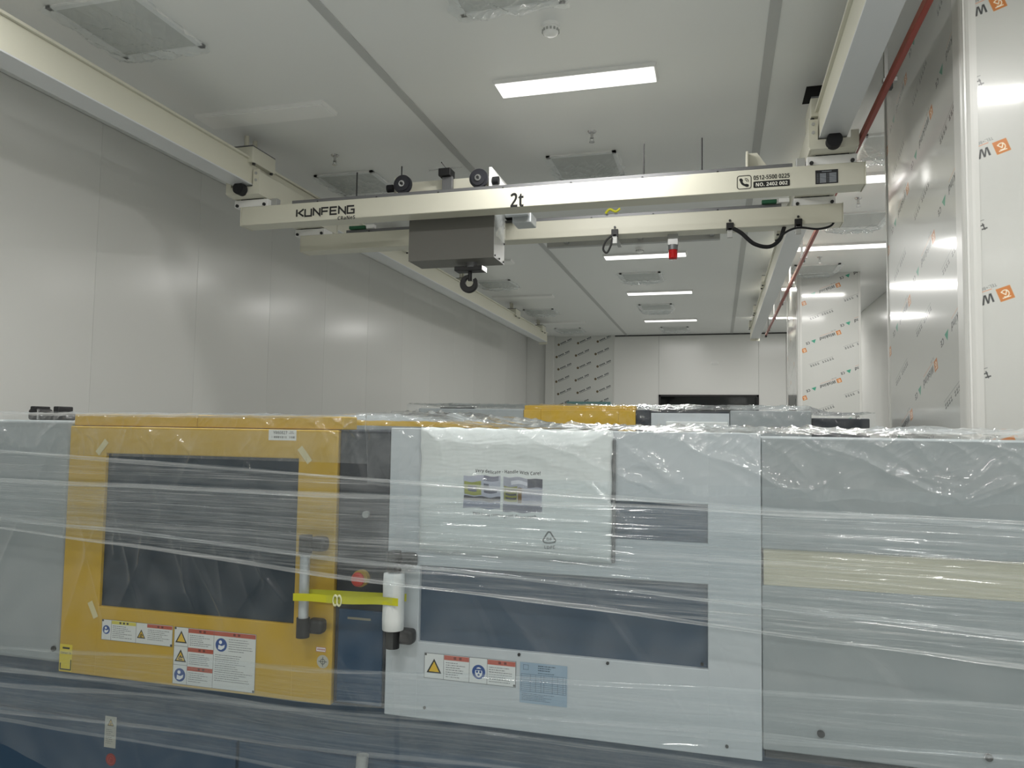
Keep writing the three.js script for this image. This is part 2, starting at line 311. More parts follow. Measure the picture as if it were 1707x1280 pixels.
// ================================================================= crane rails
const RB = 3.75, RT = 3.975, RZ0 = 3.9, RZ1 = -17.0;
function craneRail(x0, x1, label, brackets) {
  const o = thing('crane_rail', label, 'rail', [(x0 + x1) / 2, RB, 0], 'crane rails');
  const hw = (x1 - x0) / 2;
  part('rail_body', bx(-hw, hw, 0.006, RT - RB - 0.02, RZ1, RZ0, 0.004), M.cream, o);
  part('bottom_flange', bx(-hw - 0.001, hw + 0.001, 0, 0.012, RZ1, RZ0, 0.003), M.zinc, o, 'pale grey lower flange');
  part('top_flange', bx(-hw - 0.022, hw + 0.022, RT - RB - 0.02, RT - RB, RZ1, RZ0, 0.004), M.cream, o);
  part('end_plate', bx(-hw - 0.005, hw + 0.005, -0.05, 0.14, RZ1 - 0.012, RZ1, 0.003), M.cream, o);
  for (const z of brackets) {
    const br = part('bracket', [bx(-hw - 0.05, hw + 0.05, RT - RB - 0.05, CH - RB - 0.14, z - 0.17, z + 0.17, 0.006), cyl(0.02, 0.16, 'y', 0, CH - RB - 0.08, z - 0.06, 12), cyl(0.02, 0.16, 'y', 0, CH - RB - 0.08, z + 0.06, 12)], M.cream, o);
    part('bracket_cap', bx(-hw - 0.045, hw + 0.045, CH - RB - 0.14, CH - RB - 0.13, z - 0.17, z + 0.17), M.darkRail, br);
    for (const sx of [-1, 1]) for (const sz of [-1, 1]) part('bolt', cyl(0.014, 0.02, 'y', sx * (hw + 0.035), RT - RB - 0.055, z + sz * 0.13, 8), M.bolt, br);
  }
  return o;
}
craneRail(-4.045, -3.86, 'long cream crane rail along the left wall', [-2.5, -5.58, -8.6, -11.2, -14.2, -16.5]);
craneRail(0.685, 0.865, 'cream crane rail on right side running toward far wall', [-2.6, -5.7, -8.9, -11.9, -14.6, -16.6]);
{ // red conductor bar
  const o = thing('conductor_rail', 'thin red conductor bar beside the right crane rail', 'conductor bar', [0.965, 3.75, 0]);
  part('bar', bx(-0.016, 0.016, -0.025, 0.025, -16.3, 3.9, 0.006), M.red, o);
  part('end_cap', bx(-0.02, 0.02, -0.05, 0.03, -16.42, -16.3, 0.006), M.black, o);
  for (let z = -3.2; z > -16.2; z -= 1.55) { part('hanger', [bx(-0.02, 0.06, 0.025, 0.05, z - 0.015, z + 0.015, 0.003), bx(-0.012, 0.012, 0.04, CH - 3.75, z - 0.012, z + 0.012, 0.003)], M.galv, o); part('clip', bx(0.01, 0.034, -0.02, 0.034, z - 0.018, z + 0.018, 0.004), M.bolt, o); }
}
{ // cut-out in the ceiling behind the right bracket
  const o = thing('ceiling_cutout', 'dark rectangular cut-out in ceiling beside right rail bracket', 'opening', [0.69, CH, -5.78]);
  part('opening', bx(-0.068, 0.08, -0.002, 0.03, -0.17, 0.13), M.hole, o);
}

// ================================================================= bridge crane
const GZ1 = -5.6, GZ2 = -6.58, GY0 = 3.437, GY1 = 3.6, GX0 = -4.04, GX1 = 0.995, GD = 0.175;
const crane = thing('bridge_crane', 'cream double-girder overhead crane bridge marked 2t', 'crane', [0, 0, 0]);
function decal(name, w, h, ppm, draw, parent, [x, y, z], opt = {}) {
  const t = canvasTexture(Math.round(w * ppm), Math.round(h * ppm), draw);
  const m = part(name, new THREE.PlaneGeometry(w, h), phys(0xffffff, opt.rough ?? 0.45, { map: t, transparent: !!opt.clear, side: THREE.FrontSide }), parent, opt.label);
  m.position.set(x, y, z); if (opt.roll) m.rotation.z = opt.roll; if (opt.turn) m.rotation.y = opt.turn; return m;
}
for (const zf of [GZ1, GZ2]) {
  const gd = part('girder', bx(GX0, GX1, GY0, GY1, zf - GD, zf, 0.007), M.cream, crane);
  part('girder_end_plate', bx(GX0 - 0.006, GX0 + 0.001, GY0 - 0.004, GY1 + 0.002, zf - GD - 0.004, zf + 0.004, 0.003), M.cream, gd);
  part('girder_end_plate', bx(GX1 - 0.001, GX1 + 0.006, GY0 - 0.004, GY1 + 0.002, zf - GD - 0.004, zf + 0.004, 0.003), M.cream, gd);
  part('running_rail', bx(-3.55, 0.52, GY1, GY1 + 0.032, zf - GD / 2 - 0.03, zf - 0.02, 0.003), M.darkRail, gd, 'dark steel running rail');
  for (let x = -3.3; x < 0.5; x += 0.55) part('rail_bolt', cyl(0.009, 0.008, 'z', x, GY1 + 0.006, zf - 0.018, 8), M.bolt, gd);
}
for (const [x, t] of [[-2.972, 3.86], [-2.56, 3.88], [-0.548, 3.895], [-0.115, 3.902]]) part('stop_rod', cyl(0.006, t - GY1 - 0.03, 'y', x, (t + GY1 + 0.03) / 2, GZ1 - 0.09, 8), M.black, crane, 'thin black upright rod');
part('stop_plate', [bx(0.2, 0.215, GY1 + 0.03, GY1 + 0.15, GZ1 - 0.13, GZ1 - 0.03, 0.003), extr([[0.215, GY1 + 0.03], [0.36, GY1 + 0.03], [0.28, GY1 + 0.15], [0.215, GY1 + 0.15]], 0.01).translate(0, 0, GZ1 - 0.09)], M.cream, crane);
// end carriages straddle the rails
function carriage(cx, inner) {
  const z0 = GZ2 - 0.28, z1 = GZ1 + 0.1, y0 = 3.672;
  const xi = cx + inner * 0.155, xo = cx - inner * 0.165, dir = (a, b) => [Math.min(a, b), Math.max(a, b)];
  part('carriage_plate', [bx(...dir(xi, xi - inner * 0.012), y0, 3.87, z0, z1, 0.004)], M.cream, crane);
  part('carriage_plate', [bx(...dir(xo, xo + inner * 0.012), y0, 3.79, z0, z1, 0.004)], M.cream, crane);
  part('carriage_bottom', bx(...dir(xi - inner * 0.012, xo + inner * 0.012), y0, y0 + 0.012, z0, z1), M.cream, crane);
  for (const [z, s] of [[z1, 1], [z0, -1]]) {
    const a = xi + inner * 0.004, b = xi - inner * 0.055, c = xo + inner * 0.05, d = xo;
    const sh = extr([[a, y0 + 0.02], [a, 3.885], [b, 3.885], [b, 3.738], [c, 3.738], [c, 3.79], [d, 3.79], [d, y0 + 0.012], [d + inner * 0.015, y0], [a - inner * 0.015, y0]].map(p => p), 0.016);
    const plate = part('end_plate', sh.translate(0, 0, s > 0 ? z : z - 0.016), M.cream, crane);
    part('buffer', [cyl(0.052, 0.07, 'z', cx, 3.71, z + s * 0.045, 28), cyl(0.02, 0.02, 'z', cx, 3.71, z + s * 0.015, 12)], M.rubber, plate, 'black rubber buffer');
    for (const yy of [3.85, 3.79]) part('plate_bolt', cyl(0.012, 0.01, 'z', (a + b) / 2, yy, z + s * 0.018, 10), M.greySteel, plate);
  }
  for (const zf of [GZ1, GZ2]) {
    const block = part('mounting_block', bx(cx - 0.16, cx + 0.17, GY1, y0 - 0.008, zf - GD + 0.01, zf - 0.005, 0.004), M.lampFrame, crane);
    part('mounting_gap', bx(cx - 0.1, cx + 0.12, y0 - 0.008, y0, zf - GD + 0.02, zf - 0.01), M.black, crane);
    for (const q of [-0.13, 0.14]) part('mounting_bolt', cyl(0.014, 0.012, 'z', cx + q, GY1 + 0.014, zf + 0.001, 10), M.bolt, block);
    part('wheel', cyl(0.045, 0.04, 'x', xi - inner * 0.04, 3.70, zf - 0.09, 20), M.nylon, crane);
  }
  part('limit_switch', bx(...dir(xi + inner * 0.01, xi + inner * 0.07), 3.60, 3.68, GZ1 - 0.12, GZ1 - 0.06, 0.004), M.galv, crane);
  part('stiffener', extr([[0, 0], [0.09, 0], [0.05, 0.1], [0, 0.12]], 0.012).translate(xi + (inner > 0 ? 0 : -0.0), y0 + 0.06, GZ2 + 0.35).scale(1, 1, 1), M.cream, crane);
}
carriage(-3.952, 1); carriage(0.775, -1);
for (const [x0, x1] of [[-3.5, -3.33], [0.36, 0.48]]) { part('terminal_strip', bx(x0, x1, GY1 + 0.03, GY1 + 0.06, GZ2 - 0.02, GZ2 + 0.02, 0.003), M.green, crane); part('terminal_box', bx(x1 + 0.015, x1 + 0.1, GY1 + 0.03, GY1 + 0.065, GZ2 - 0.03, GZ2 + 0.02, 0.003), M.lampFrame, crane); }
part('yellow_tie', [tube([[-0.97, GY1 + 0.034, GZ2], [-0.93, GY1 + 0.065, GZ2 + 0.01], [-0.88, GY1 + 0.045, GZ2], [-0.84, GY1 + 0.07, GZ2]], 0.012, 20, 6)], M.strap, crane, 'scrap of yellow tie');
// lettering
decal('maker_logo', 0.57, 0.13, 900, (k, w, h) => {
  k.clearRect(0, 0, w, h); k.fillStyle = '#141414'; k.strokeStyle = '#141414'; k.lineWidth = 13; k.lineCap = 'butt'; k.lineJoin = 'miter';
  const T = 8, B = 64, cw = 62, L = (pts, x) => { k.beginPath(); pts.forEach((p, i) => i ? k.lineTo(x + p[0] * cw, T + p[1] * (B - T)) : k.moveTo(x + p[0] * cw, T + p[1] * (B - T))); k.stroke(); };
  let x = 8; const st = 72;
  L([[0, 0], [0, 1]], x); L([[0.95, 0], [0.28, 0.5], [0.95, 1]], x); x += st;
  L([[0, 0], [0, 1], [0.86, 1], [0.86, 0]], x); x += st;
  L([[0, 1], [0, 0.02], [0.88, 0.98], [0.88, 0]], x); x += st;
  L([[0.9, 0.02], [0, 0.02], [0, 1]], x); L([[0, 0.5], [0.8, 0.5]], x); x += st;
  L([[0.9, 0.02], [0, 0.02], [0, 0.98], [0.9, 0.98]], x); L([[0, 0.5], [0.8, 0.5]], x); x += st;
  L([[0, 1], [0, 0.02], [0.88, 0.98], [0.88, 0]], x); x += st;
  L([[0.9, 0.02], [0, 0.02], [0, 0.98], [0.88, 0.98], [0.88, 0.5], [0.45, 0.5]], x);
  k.font = 'bold 40px sans-serif'; k.textAlign = 'right'; k.textBaseline = 'alphabetic'; k.fillText('CRaNeS', w - 6, h - 6);
}, crane, [-3.21, 3.487, GZ1 + 0.0015], { clear: true, label: 'black maker lettering' });
decal('load_mark', 0.15, 0.14, 1400, (k, w, h) => { k.clearRect(0, 0, w, h); k.fillStyle = '#101010'; k.font = `bold ${h * 1.0}px sans-serif`; k.textAlign = 'center'; k.textBaseline = 'alphabetic'; k.save(); k.translate(w / 2, h * 0.92); k.scale(0.86, 1.14); k.fillText('2t', 0, 0); k.restore(); }, crane, [-1.528, 3.497, GZ1 + 0.0015], { clear: true, label: 'black capacity mark 2t' });
decal('phone_label', 0.37, 0.115, 1400, (k, w, h) => {
  k.clearRect(0, 0, w, h); k.strokeStyle = '#101010'; k.lineWidth = 7; k.beginPath(); k.roundRect(6, 14, h - 26, h - 26, 24); k.stroke();
  k.lineWidth = 22; k.lineCap = 'round'; const s = h - 26; k.beginPath(); k.moveTo(6 + s * 0.27, 14 + s * 0.3); k.quadraticCurveTo(6 + s * 0.3, 14 + s * 0.72, 6 + s * 0.72, 14 + s * 0.75); k.stroke(); k.lineWidth = 30; k.beginPath(); k.moveTo(6 + s * 0.26, 14 + s * 0.3); k.lineTo(6 + s * 0.3, 14 + s * 0.36); k.moveTo(6 + s * 0.64, 14 + s * 0.74); k.lineTo(6 + s * 0.72, 14 + s * 0.76); k.stroke();
  k.lineWidth = 6; for (const r of [0.14, 0.25]) { k.beginPath(); k.arc(6 + s * 0.55, 14 + s * 0.45, s * r, -1.5, 0.05); k.stroke(); }
  const x = h + 2; k.fillStyle = '#101010'; k.font = 'bold 58px sans-serif'; k.textBaseline = 'middle'; k.textAlign = 'left'; k.save(); k.translate(x, 44); k.scale((w - x - 6) / k.measureText('0512-5500 0225').width, 1.05); k.fillText('0512-5500 0225', 0, 0); k.restore();
  k.beginPath(); k.roundRect(x, 82, w - x - 6, 66, 10); k.fill(); k.fillStyle = '#f2f0e6'; k.font = 'bold 50px sans-serif'; k.textAlign = 'center'; k.fillText('NO. 2402 002', x + (w - x - 6) / 2, 117);
}, crane, [0.318, 3.51, GZ1 + 0.0015], { clear: true, label: 'black and cream phone number label' });
decal('rating_plate', 0.15, 0.1, 1400, (k, w, h) => {
  k.fillStyle = '#16181d'; k.fillRect(0, 0, w, h); k.fillStyle = '#9aa0a6'; for (let r = 0; r < 7; r++) { k.fillRect(40, 34 + r * 14, 60, 9); k.fillRect(128, 34 + r * 14, 66, 9); k.fillRect(12, 36 + r * 14, 18, 3); k.fillRect(108, 36 + r * 14, 14, 3); } k.fillRect(60, 12, 90, 6);
}, crane, [0.745, 3.508, GZ1 + 0.0015], { label: 'black rating plate' });

// ================================================================= hoist trolley
{
  const o = thing('hoist_trolley', 'hoist trolley with large grey box and black wheels on crane girders', 'hoist', [-2.18, GY1 + 0.032, -6.15]);
  const Y = -(GY1 + 0.032), Z = 6.15, X = 2.18;             // world to local
  const B = (x0, x1, y0, y1, z0, z1, r) => bx(x0 + X, x1 + X, y0 + Y, y1 + Y, z0 + Z, z1 + Z, r);
  for (const z of [-5.82, -6.5]) part('side_plate', B(-2.62, -1.77, 3.655, 3.78, z - 0.012, z + 0.012, 0.003), M.cream, o);
  part('cross_plate', [B(-2.64, -2.615, 3.62, 3.80, -6.62, -5.72, 0.003)], M.cream, o);
  part('end_bracket', [extr([[-1.775 + X, 3.635 + Y], [-1.64 + X, 3.635 + Y], [-1.775 + X, 3.81 + Y]], 0.012).translate(0, 0, -5.74 + Z), B(-1.79, -1.765, 3.62, 3.81, -6.62, -5.68, 0.003)], M.lampFrame, o);
  for (const zf of [GZ1, GZ2]) for (const x of [-2.53, -1.865]) {
    const wheel = part('wheel', [cyl(0.078, 0.03, 'z', x + X, 3.71 + Y, zf - 0.055 + Z, 36), cyl(0.06, 0.012, 'z', x + X, 3.71 + Y, zf - 0.035 + Z, 36)], M.nylon, o, 'black wheel');
    part('wheel_hub', [cyl(0.026, 0.014, 'z', x + X, 3.71 + Y, zf - 0.028 + Z, 20)], M.chrome, wheel);
    part('axle_cap', cyl(0.012, 0.02, 'z', x + X, 3.71 + Y, zf - 0.018 + Z, 12), M.bolt, wheel);
  }
  for (const x of [-2.665, -1.735]) part('buffer', cyl(0.032, 0.05, 'x', x + X, 3.70 + Y, -5.70 + Z, 20), M.rubber, o, 'black rubber buffer');
  part('post', B(-2.225, -2.135, 3.635, 3.79, -5.80, -5.76, 0.004), M.darkRail, o);
  part('receiver', B(-2.245, -2.14, 3.785, 3.85, -5.84, -5.72, 0.006), M.black, o, 'small black receiver box');
  part('aerial', [tube([[-2.345 + X, 3.852 + Y, -5.76 + Z], [-2.2 + X, 3.866 + Y, -5.78 + Z], [-2.065 + X, 3.873 + Y, -5.80 + Z]], 0.005, 10, 6), tube([[-2.29 + X, 3.90 + Y, -5.9 + Z], [-2.2 + X, 3.866 + Y, -5.78 + Z], [-2.17 + X, 3.85 + Y, -5.6 + Z]], 0.005, 10, 6)], M.chrome, o);
  // sheet metal box slung between the girders
  part('hoist_box', [B(-2.57, -1.805, 3.13, 3.62, -5.905, -5.90 + 0.004), B(-2.57, -1.805, 3.118, 3.13, -6.20, -5.896), B(-2.57, -2.56, 3.13, 3.62, -6.2, -5.90), B(-2.57, -1.805, 3.13, 3.62, -6.2, -6.19)], M.box, o, 'plain grey sheet-metal cover');
  part('box_side', [extr([[0, 0], [0.3, 0.0], [0.3, 0.5], [0, 0.5]], 0.006).rotateY(Math.PI / 2).translate(-1.806 + X, 3.12 + Y, -5.898 + Z)], M.greySteel, o, 'bright steel side plate');
  for (const [y, z] of [[3.14, -5.92], [3.14, -6.05], [3.14, -6.18], [3.3, -6.185], [3.44, -6.185]]) part('screw', cyl(0.008, 0.008, 'x', -1.797 + X, y + Y, z + Z, 8), M.bolt, o);
  part('side_film', sheet((u, v) => [-1.790 + X + 0.012 * ridge(u * 3, v * 2) * Math.sin(Math.PI * u), 3.3 + 0.28 * v + Y, -5.9 - 0.29 * u + Z, u, v], 24, 24), M.ventFilm, o, 'loose protective film');
  part('gearbox', [B(-1.72, -1.55, 3.47, 3.56, -6.35, -6.15, 0.01), cyl(0.035, 0.2, 'x', -1.66 + X, 3.545 + Y, -6.1 + Z, 18)], M.alu, o);
  part('rope_guide', cyl(0.05, 0.05, 'y', -2.05 + X, 3.1 + Y, -6.06 + Z, 20), M.darkRail, o);
  part('hook_block', [B(-2.195, -1.945, 3.045, 3.085, -6.14, -6.02, 0.005)], M.black, o, 'black hook block');
  part('hook_block_edge', B(-1.945, -1.938, 3.045, 3.085, -6.14, -6.02), M.chrome, o);
  const hook = new THREE.Shape();
  const pts = []; const R = 0.056; for (let k = 0; k <= 26; k++) { const a = (100 + k / 26 * 292) * RAD; const t = k / 26; const w = 0.011 + 0.013 * Math.sin(t * Math.PI); pts.push([a, w]); }
  pts.forEach(([a, w], i) => { const r = R + w; const p = [r * Math.cos(a), r * Math.sin(a)]; i ? hook.lineTo(...p) : hook.moveTo(...p); });
  [...pts].reverse().forEach(([a, w]) => { const r = R - w * 0.75; hook.lineTo(r * Math.cos(a), r * Math.sin(a)); });
  const hg = new THREE.ExtrudeGeometry(hook, { depth: 0.022, bevelEnabled: true, bevelSize: 0.006, bevelThickness: 0.006, bevelSegments: 2 });
  part('hook', [hg.translate(-2.075 + X, 2.945 + Y, -6.09 + Z), cyl(0.018, 0.09, 'y', -2.07 + X, 3.01 + Y, -6.08 + Z, 14)], M.black, o, 'black lifting hook');
}
// ================================================================= girder fittings
{
  const o = thing('warning_beacon', 'red warning beacon hanging under the rear girder', 'beacon', [-0.384, 3.44, -6.7]);
  part('mount', [bx(-0.045, 0.045, -0.10, 0, -0.03, 0.03, 0.004)], M.galv, o); part('base', cyl(0.042, 0.045, 'y', 0, -0.118, 0, 24), M.darkRail, o);
  part('lens', new THREE.LatheGeometry([[0.039, 0], [0.039, -0.07], [0.034, -0.082], [0, -0.085]].map(p => new THREE.Vector2(...p)), 24).translate(0, -0.14, 0), M.redLens, o, 'red plastic lens');
  part('reflector', cyl(0.02, 0.06, 'y', 0, -0.175, 0, 14), std(0xff3a2a, 0.4), o);
}
{
  const o = thing('festoon_track', 'grey cable track fixed behind the rear girder', 'cable track', [0, 3.5, -7.02]);
  part('track', bx(-1.6, 0.02, -0.045, 0.03, -0.03, 0.03, 0.004), M.greySteel, o);
  for (const x of [-1.4, -0.7, -0.05]) part('bracket', bx(x - 0.02, x + 0.02, -0.02, 0.02, 0, 0.28, 0.003), M.galv, o);
}
function cableHanger(x, label, long) {
  const o = thing('cable_bracket', label, 'bracket', [x, GY0, GZ2]);
  part('clamp', bx(-0.03, 0.03, -0.025, 0.045, 0, 0.02, 0.004), M.black, o); part('arm', bx(-0.018, 0.018, -0.03, -0.002, -0.36 * long, 0.02, 0.003), M.galv, o); part('tip', bx(-0.022, 0.022, -0.085, -0.02, -0.005, 0.02, 0.003), M.greySteel, o);
  part('bolt', cyl(0.01, 0.012, 'z', 0, 0.065, 0.006, 10), M.bolt, o);
}
cableHanger(-0.885, 'small bracket with black clamp left of the red beacon', 1);
cableHanger(0.1, 'bracket with black clamp where the thick black cable starts', 0.6);
cableHanger(0.65, 'bracket under right end of rear girder holding thin cable', 0.4);
single('festoon_cable', tube([[0.13, 3.43, -6.57], [0.19, 3.39, -6.57], [0.3, 3.29, -6.58], [0.42, 3.265, -6.6], [0.5, 3.32, -6.62], [0.545, 3.437, -6.64]], 0.017, 60, 10), M.rubber, 'thick black cable looping under the rear girder', 'cable');
single('festoon_cable', tube([[0.48, 3.31, -6.58], [0.56, 3.38, -6.57], [0.65, 3.405, -6.56], [0.8, 3.385, -6.56], [0.9, 3.41, -6.58], [0.935, 3.45, -6.6]], 0.009, 60, 8), M.rubber, 'thin black cable running to right end of rear girder', 'cable');
single('festoon_cable', tube([[-0.905, 3.43, -6.57], [-0.96, 3.38, -6.56], [-0.985, 3.30, -6.56], [-0.955, 3.27, -6.56], [-0.92, 3.33, -6.56], [-0.9, 3.42, -6.57]], 0.009, 60, 8), M.black, 'small black cable loop on left bracket of rear girder', 'cable');

// ================================================================= near machine
function lines(k, x, y, w, n, gap, r, col = '#53575b', t = 3) { k.fillStyle = col; for (let i = 0; i < n; i++) { let q = x; const end = x + w * (0.55 + 0.45 * r()); while (q < end) { const l = 4 + r() * 9; k.fillRect(q, y + i * gap, Math.min(l, end - q), t); q += l + 2 + r() * 3; } } }
function manIcon(k, x, y, r) { k.fillStyle = '#2b4f93'; k.beginPath(); k.arc(x, y, r, 0, 7); k.fill(); k.fillStyle = '#eef0f0'; k.beginPath(); k.arc(x - r * 0.15, y - r * 0.4, r * 0.28, 0, 7); k.fill(); k.beginPath(); k.moveTo(x - r * 0.55, y + r * 0.65); k.lineTo(x - r * 0.5, y); k.lineTo(x + r * 0.1, y + r * 0.15); k.lineTo(x + r * 0.65, y - r * 0.1); k.lineTo(x + r * 0.55, y + r * 0.4); k.lineTo(x, y + r * 0.75); k.fill(); }
function maskIcon(k, x, y, r) { k.fillStyle = '#2b4f93'; k.beginPath(); k.arc(x, y, r, 0, 7); k.fill(); k.fillStyle = '#eef0f0'; k.beginPath(); k.ellipse(x, y + r * 0.05, r * 0.55, r * 0.72, 0, 0, 7); k.fill(); k.fillStyle = '#2b4f93'; k.fillRect(x - r * 0.6, y - r * 0.45, r * 1.2, r * 0.22); for (const q of [-1, 1]) { k.beginPath(); k.arc(x + q * r * 0.25, y - r * 0.02, r * 0.17, 0, 7); k.fill(); } k.beginPath(); k.arc(x, y + r * 0.4, r * 0.16, 0, 7); k.fill(); }
function warnIcon(k, x, y, r, mark) { k.fillStyle = '#1d1d1b'; k.beginPath(); k.moveTo(x, y - r); k.lineTo(x + r * 1.05, y + r * 0.85); k.lineTo(x - r * 1.05, y + r * 0.85); k.fill(); k.fillStyle = '#e9c034'; k.beginPath(); k.moveTo(x, y - r * 0.66); k.lineTo(x + r * 0.74, y + r * 0.67); k.lineTo(x - r * 0.74, y + r * 0.67); k.fill(); if (mark) { k.strokeStyle = '#1d1d1b'; k.lineWidth = r * 0.16; k.beginPath(); k.moveTo(x - r * 0.35, y + r * 0.45); k.lineTo(x, y - r * 0.05); k.lineTo(x + r * 0.1, y + r * 0.25); k.lineTo(x + r * 0.4, y + r * 0.1); k.moveTo(x - r * 0.3, y + r * 0.52); k.lineTo(x + r * 0.35, y + r * 0.5); k.stroke(); } }
function machine(label, cx, zf) {
  const o = thing('moulding_machine', label, 'machine', [cx, 0, zf - 0.8]);
  const b = (x0, x1, y0, y1, d0, d1, r) => bx(x0 - cx, x1 - cx, y0, y1, 0.8 - d0, 0.8 - d1, r); // depth behind the front face
  return { o, b };
}
const ZM = -2.0;
{
  const { o, b } = machine('large yellow and white moulding machine under clear film in the foreground', -0.55, ZM);
  const lx = x => x + 0.55, lz = 0.8;
  part('base', [b(-3.0, 1.9, 0.06, 0.9, 1.55, 0.10, 0.01)], M.navy, o, 'dark blue machine base');
  for (const [x0, x1] of [[-2.9, -1.45], [-1.44, 0.0], [0.01, 1.8]]) part('base_panel', b(x0, x1, 0.12, 0.7, 0.12, 0.085, 0.006), M.navy, o);
  for (const x of [-2.8, -0.6, 1.6]) for (const d of [0.25, 1.4]) part('levelling_foot', [new THREE.CylinderGeometry(0.05, 0.06, 0.06, 20).translate(lx(x), 0.03, lz - d)], M.black, o);
  part('left_cover', b(-3.0, -2.075, 0.9, 1.69, 1.5, 0.012, 0.012), M.machineGrey, o, 'light grey side cover');
  part('cover_screw', cyl(0.009, 0.006, 'z', lx(-2.095), 0.945, lz - 0.01, 12), M.bolt, o);
  // yellow safety door: a frame around the dark window
  const Y0 = 0.878, Y1 = 1.672, YX0 = -2.062, YX1 = -1.082, WX0 = -1.914, WX1 = -1.212, WY0 = 1.098, WY1 = 1.585;
  const doorY = part('safety_door', [b(YX0, WX0, Y0, Y1, 0.045, 0, 0.004), b(WX1, YX1, Y0, Y1, 0.045, 0, 0.004), b(WX0 - 0.004, WX1 + 0.004, Y0, WY0, 0.045, 0, 0.004), b(WX0 - 0.004, WX1 + 0.004, WY1, Y1, 0.045, 0, 0.004)], M.yellow, o, 'yellow sliding safety door');
  part('door_window', b(WX0 - 0.01, WX1 + 0.01, WY0 - 0.01, WY1 + 0.01, 0.03, 0.012), M.windowDark, doorY, 'dark tinted window');
  part('mould_cavity', b(YX0, YX1, 0.9, 1.68, 1.4, 0.05), M.charcoal, o);
  part('top_rail', [b(-2.06, -1.5835, 1.6735, 1.712, 0.10, 0.012, 0.004), b(-1.5825, -1.072, 1.6735, 1.713, 0.10, 0.012, 0.004)], M.yellow, o, 'yellow guard rail above door');
  part('rear_guard', b(-1.98, -0.86, 0.9, 1.722, 1.62, 1.55, 0.008), M.yellow, o, 'yellow rear guard');
  part('roof_plate', b(-2.05, -1.08, 1.675, 1.688, 1.5, 0.11), M.machineGrey, o);
  for (const [x, y, a] of [[-1.93, 1.605, -0.7], [-1.19, 1.597, 0.7], [-1.935, 1.085, 0.5]]) part('clear_tape', new THREE.PlaneGeometry(0.02, 0.055).rotateZ(a).translate(lx(x), y, lz + 0.0015), std(0xd9cfa0, 0.3), doorY, 'bit of clear tape');
  // charcoal post with the red emergency stop
  const post = part('control_post', b(-1.079, -0.918, 0.882, 1.674, 0.3, 0.008, 0.006), M.charcoal, o, 'charcoal control post');
  part('post_cover', b(-1.066, -0.925, 0.89, 1.155, 0.02, 0.002, 0.004), M.navy, post);
  part('card_slot', b(-1.035, -0.962, 1.128, 1.134, 0.004, 0.0), std(0x8e8a78, 0.5), post);
  part('emergency_stop_collar', cyl(0.024, 0.02, 'z', lx(-0.995), 1.247, lz + 0.0, 28), std(0xc7a640, 0.5), post);
  part('emergency_stop', [cyl(0.011, 0.03, 'z', lx(-0.995), 1.247, lz + 0.01, 20), new THREE.SphereGeometry(0.0205, 28, 14).scale(1, 1, 0.45).translate(lx(-0.995), 1.247, lz + 0.022)], std(0xc93a2c, 0.4), post, 'red mushroom emergency stop');
  part('post_button', [cyl(0.01, 0.012, 'z', lx(-0.985), 1.43, lz, 16)], M.greySteel, post);
  part('post_latch', b(-1.01, -0.985, 1.335, 1.345, 0.004, -0.006, 0.002), M.black, post);
  // white fixed door with window
  const dx0 = -0.913, dx1 = 0.104, dy0 = 0.873, dy1 = 1.682, w0 = -0.814, w1 = -0.026, v0 = 1.083, v1 = 1.295, u0 = -0.3, u1 = -0.029, t0 = 1.398, t1 = 1.497;
  const doorW = part('front_door', [b(dx0, w0, dy0, dy1, 0.045, 0, 0.003), b(w1, dx1, dy0, dy1, 0.045, 0, 0.003), b(w0 - 0.003, w1 + 0.003, dy0, v0, 0.045, 0, 0.003), b(w0 - 0.003, u0, v1, dy1, 0.045, 0, 0.003), b(u0 - 0.003, w1 + 0.003, v1, t0, 0.045, 0, 0.003), b(u0 - 0.003, w1 + 0.003, t1, dy1, 0.045, 0, 0.003)], M.white, o, 'white front door');
  part('door_window', b(w0 - 0.01, w1 + 0.01, v0 - 0.01, v1 + 0.01, 0.03, 0.014), M.windowBlue, doorW, 'wide smoked window');
  part('control_screen', b(u0 - 0.4, u1 + 0.01, t0 - 0.01, t1 + 0.01, 0.03, 0.012), M.windowBlue, doorW, 'dark control panel recess');
  part('door_backing', b(dx0, dx1, 0.9, 1.68, 1.4, 0.06), M.machineGrey, o);
  for (const [x, y] of [[-0.52, 1.075], [-0.28, 1.075], [0.02, 0.9], [-0.79, 0.905], [-0.04, 1.095]]) part('door_screw', cyl(0.0042, 0.005, 'z', lx(x), y, lz + 0.001, 10), M.bolt, doorW);
  // right hand cover with pale inset band
  part('panel_edge', b(-0.269, -0.262, 1.336, 1.66, 0.002, -0.014, 0.002), M.darkRail, o, 'dark side of control panel');
  part('right_cover', [b(0.1055, 1.9, 1.392, 1.672, 1.45, 0.006, 0.004), b(0.1055, 1.9, 0.9, 1.302, 1.45, 0.006, 0.004)], M.machineGrey, o, 'grey right cover');
  part('inset_band', b(0.11, 1.89, 1.30, 1.394, 1.4, 0.012), M.beige, o, 'cream inset band');
  for (const [x, y] of [[0.24, 0.955], [0.6, 0.945]]) part('cover_screw', cyl(0.009, 0.006, 'z', lx(x), y, lz - 0.004, 12), M.bolt, o);
  part('sill', b(0.112, 1.9, 0.872, 0.9, 1.45, 0.03, 0.004), M.charcoal, o);
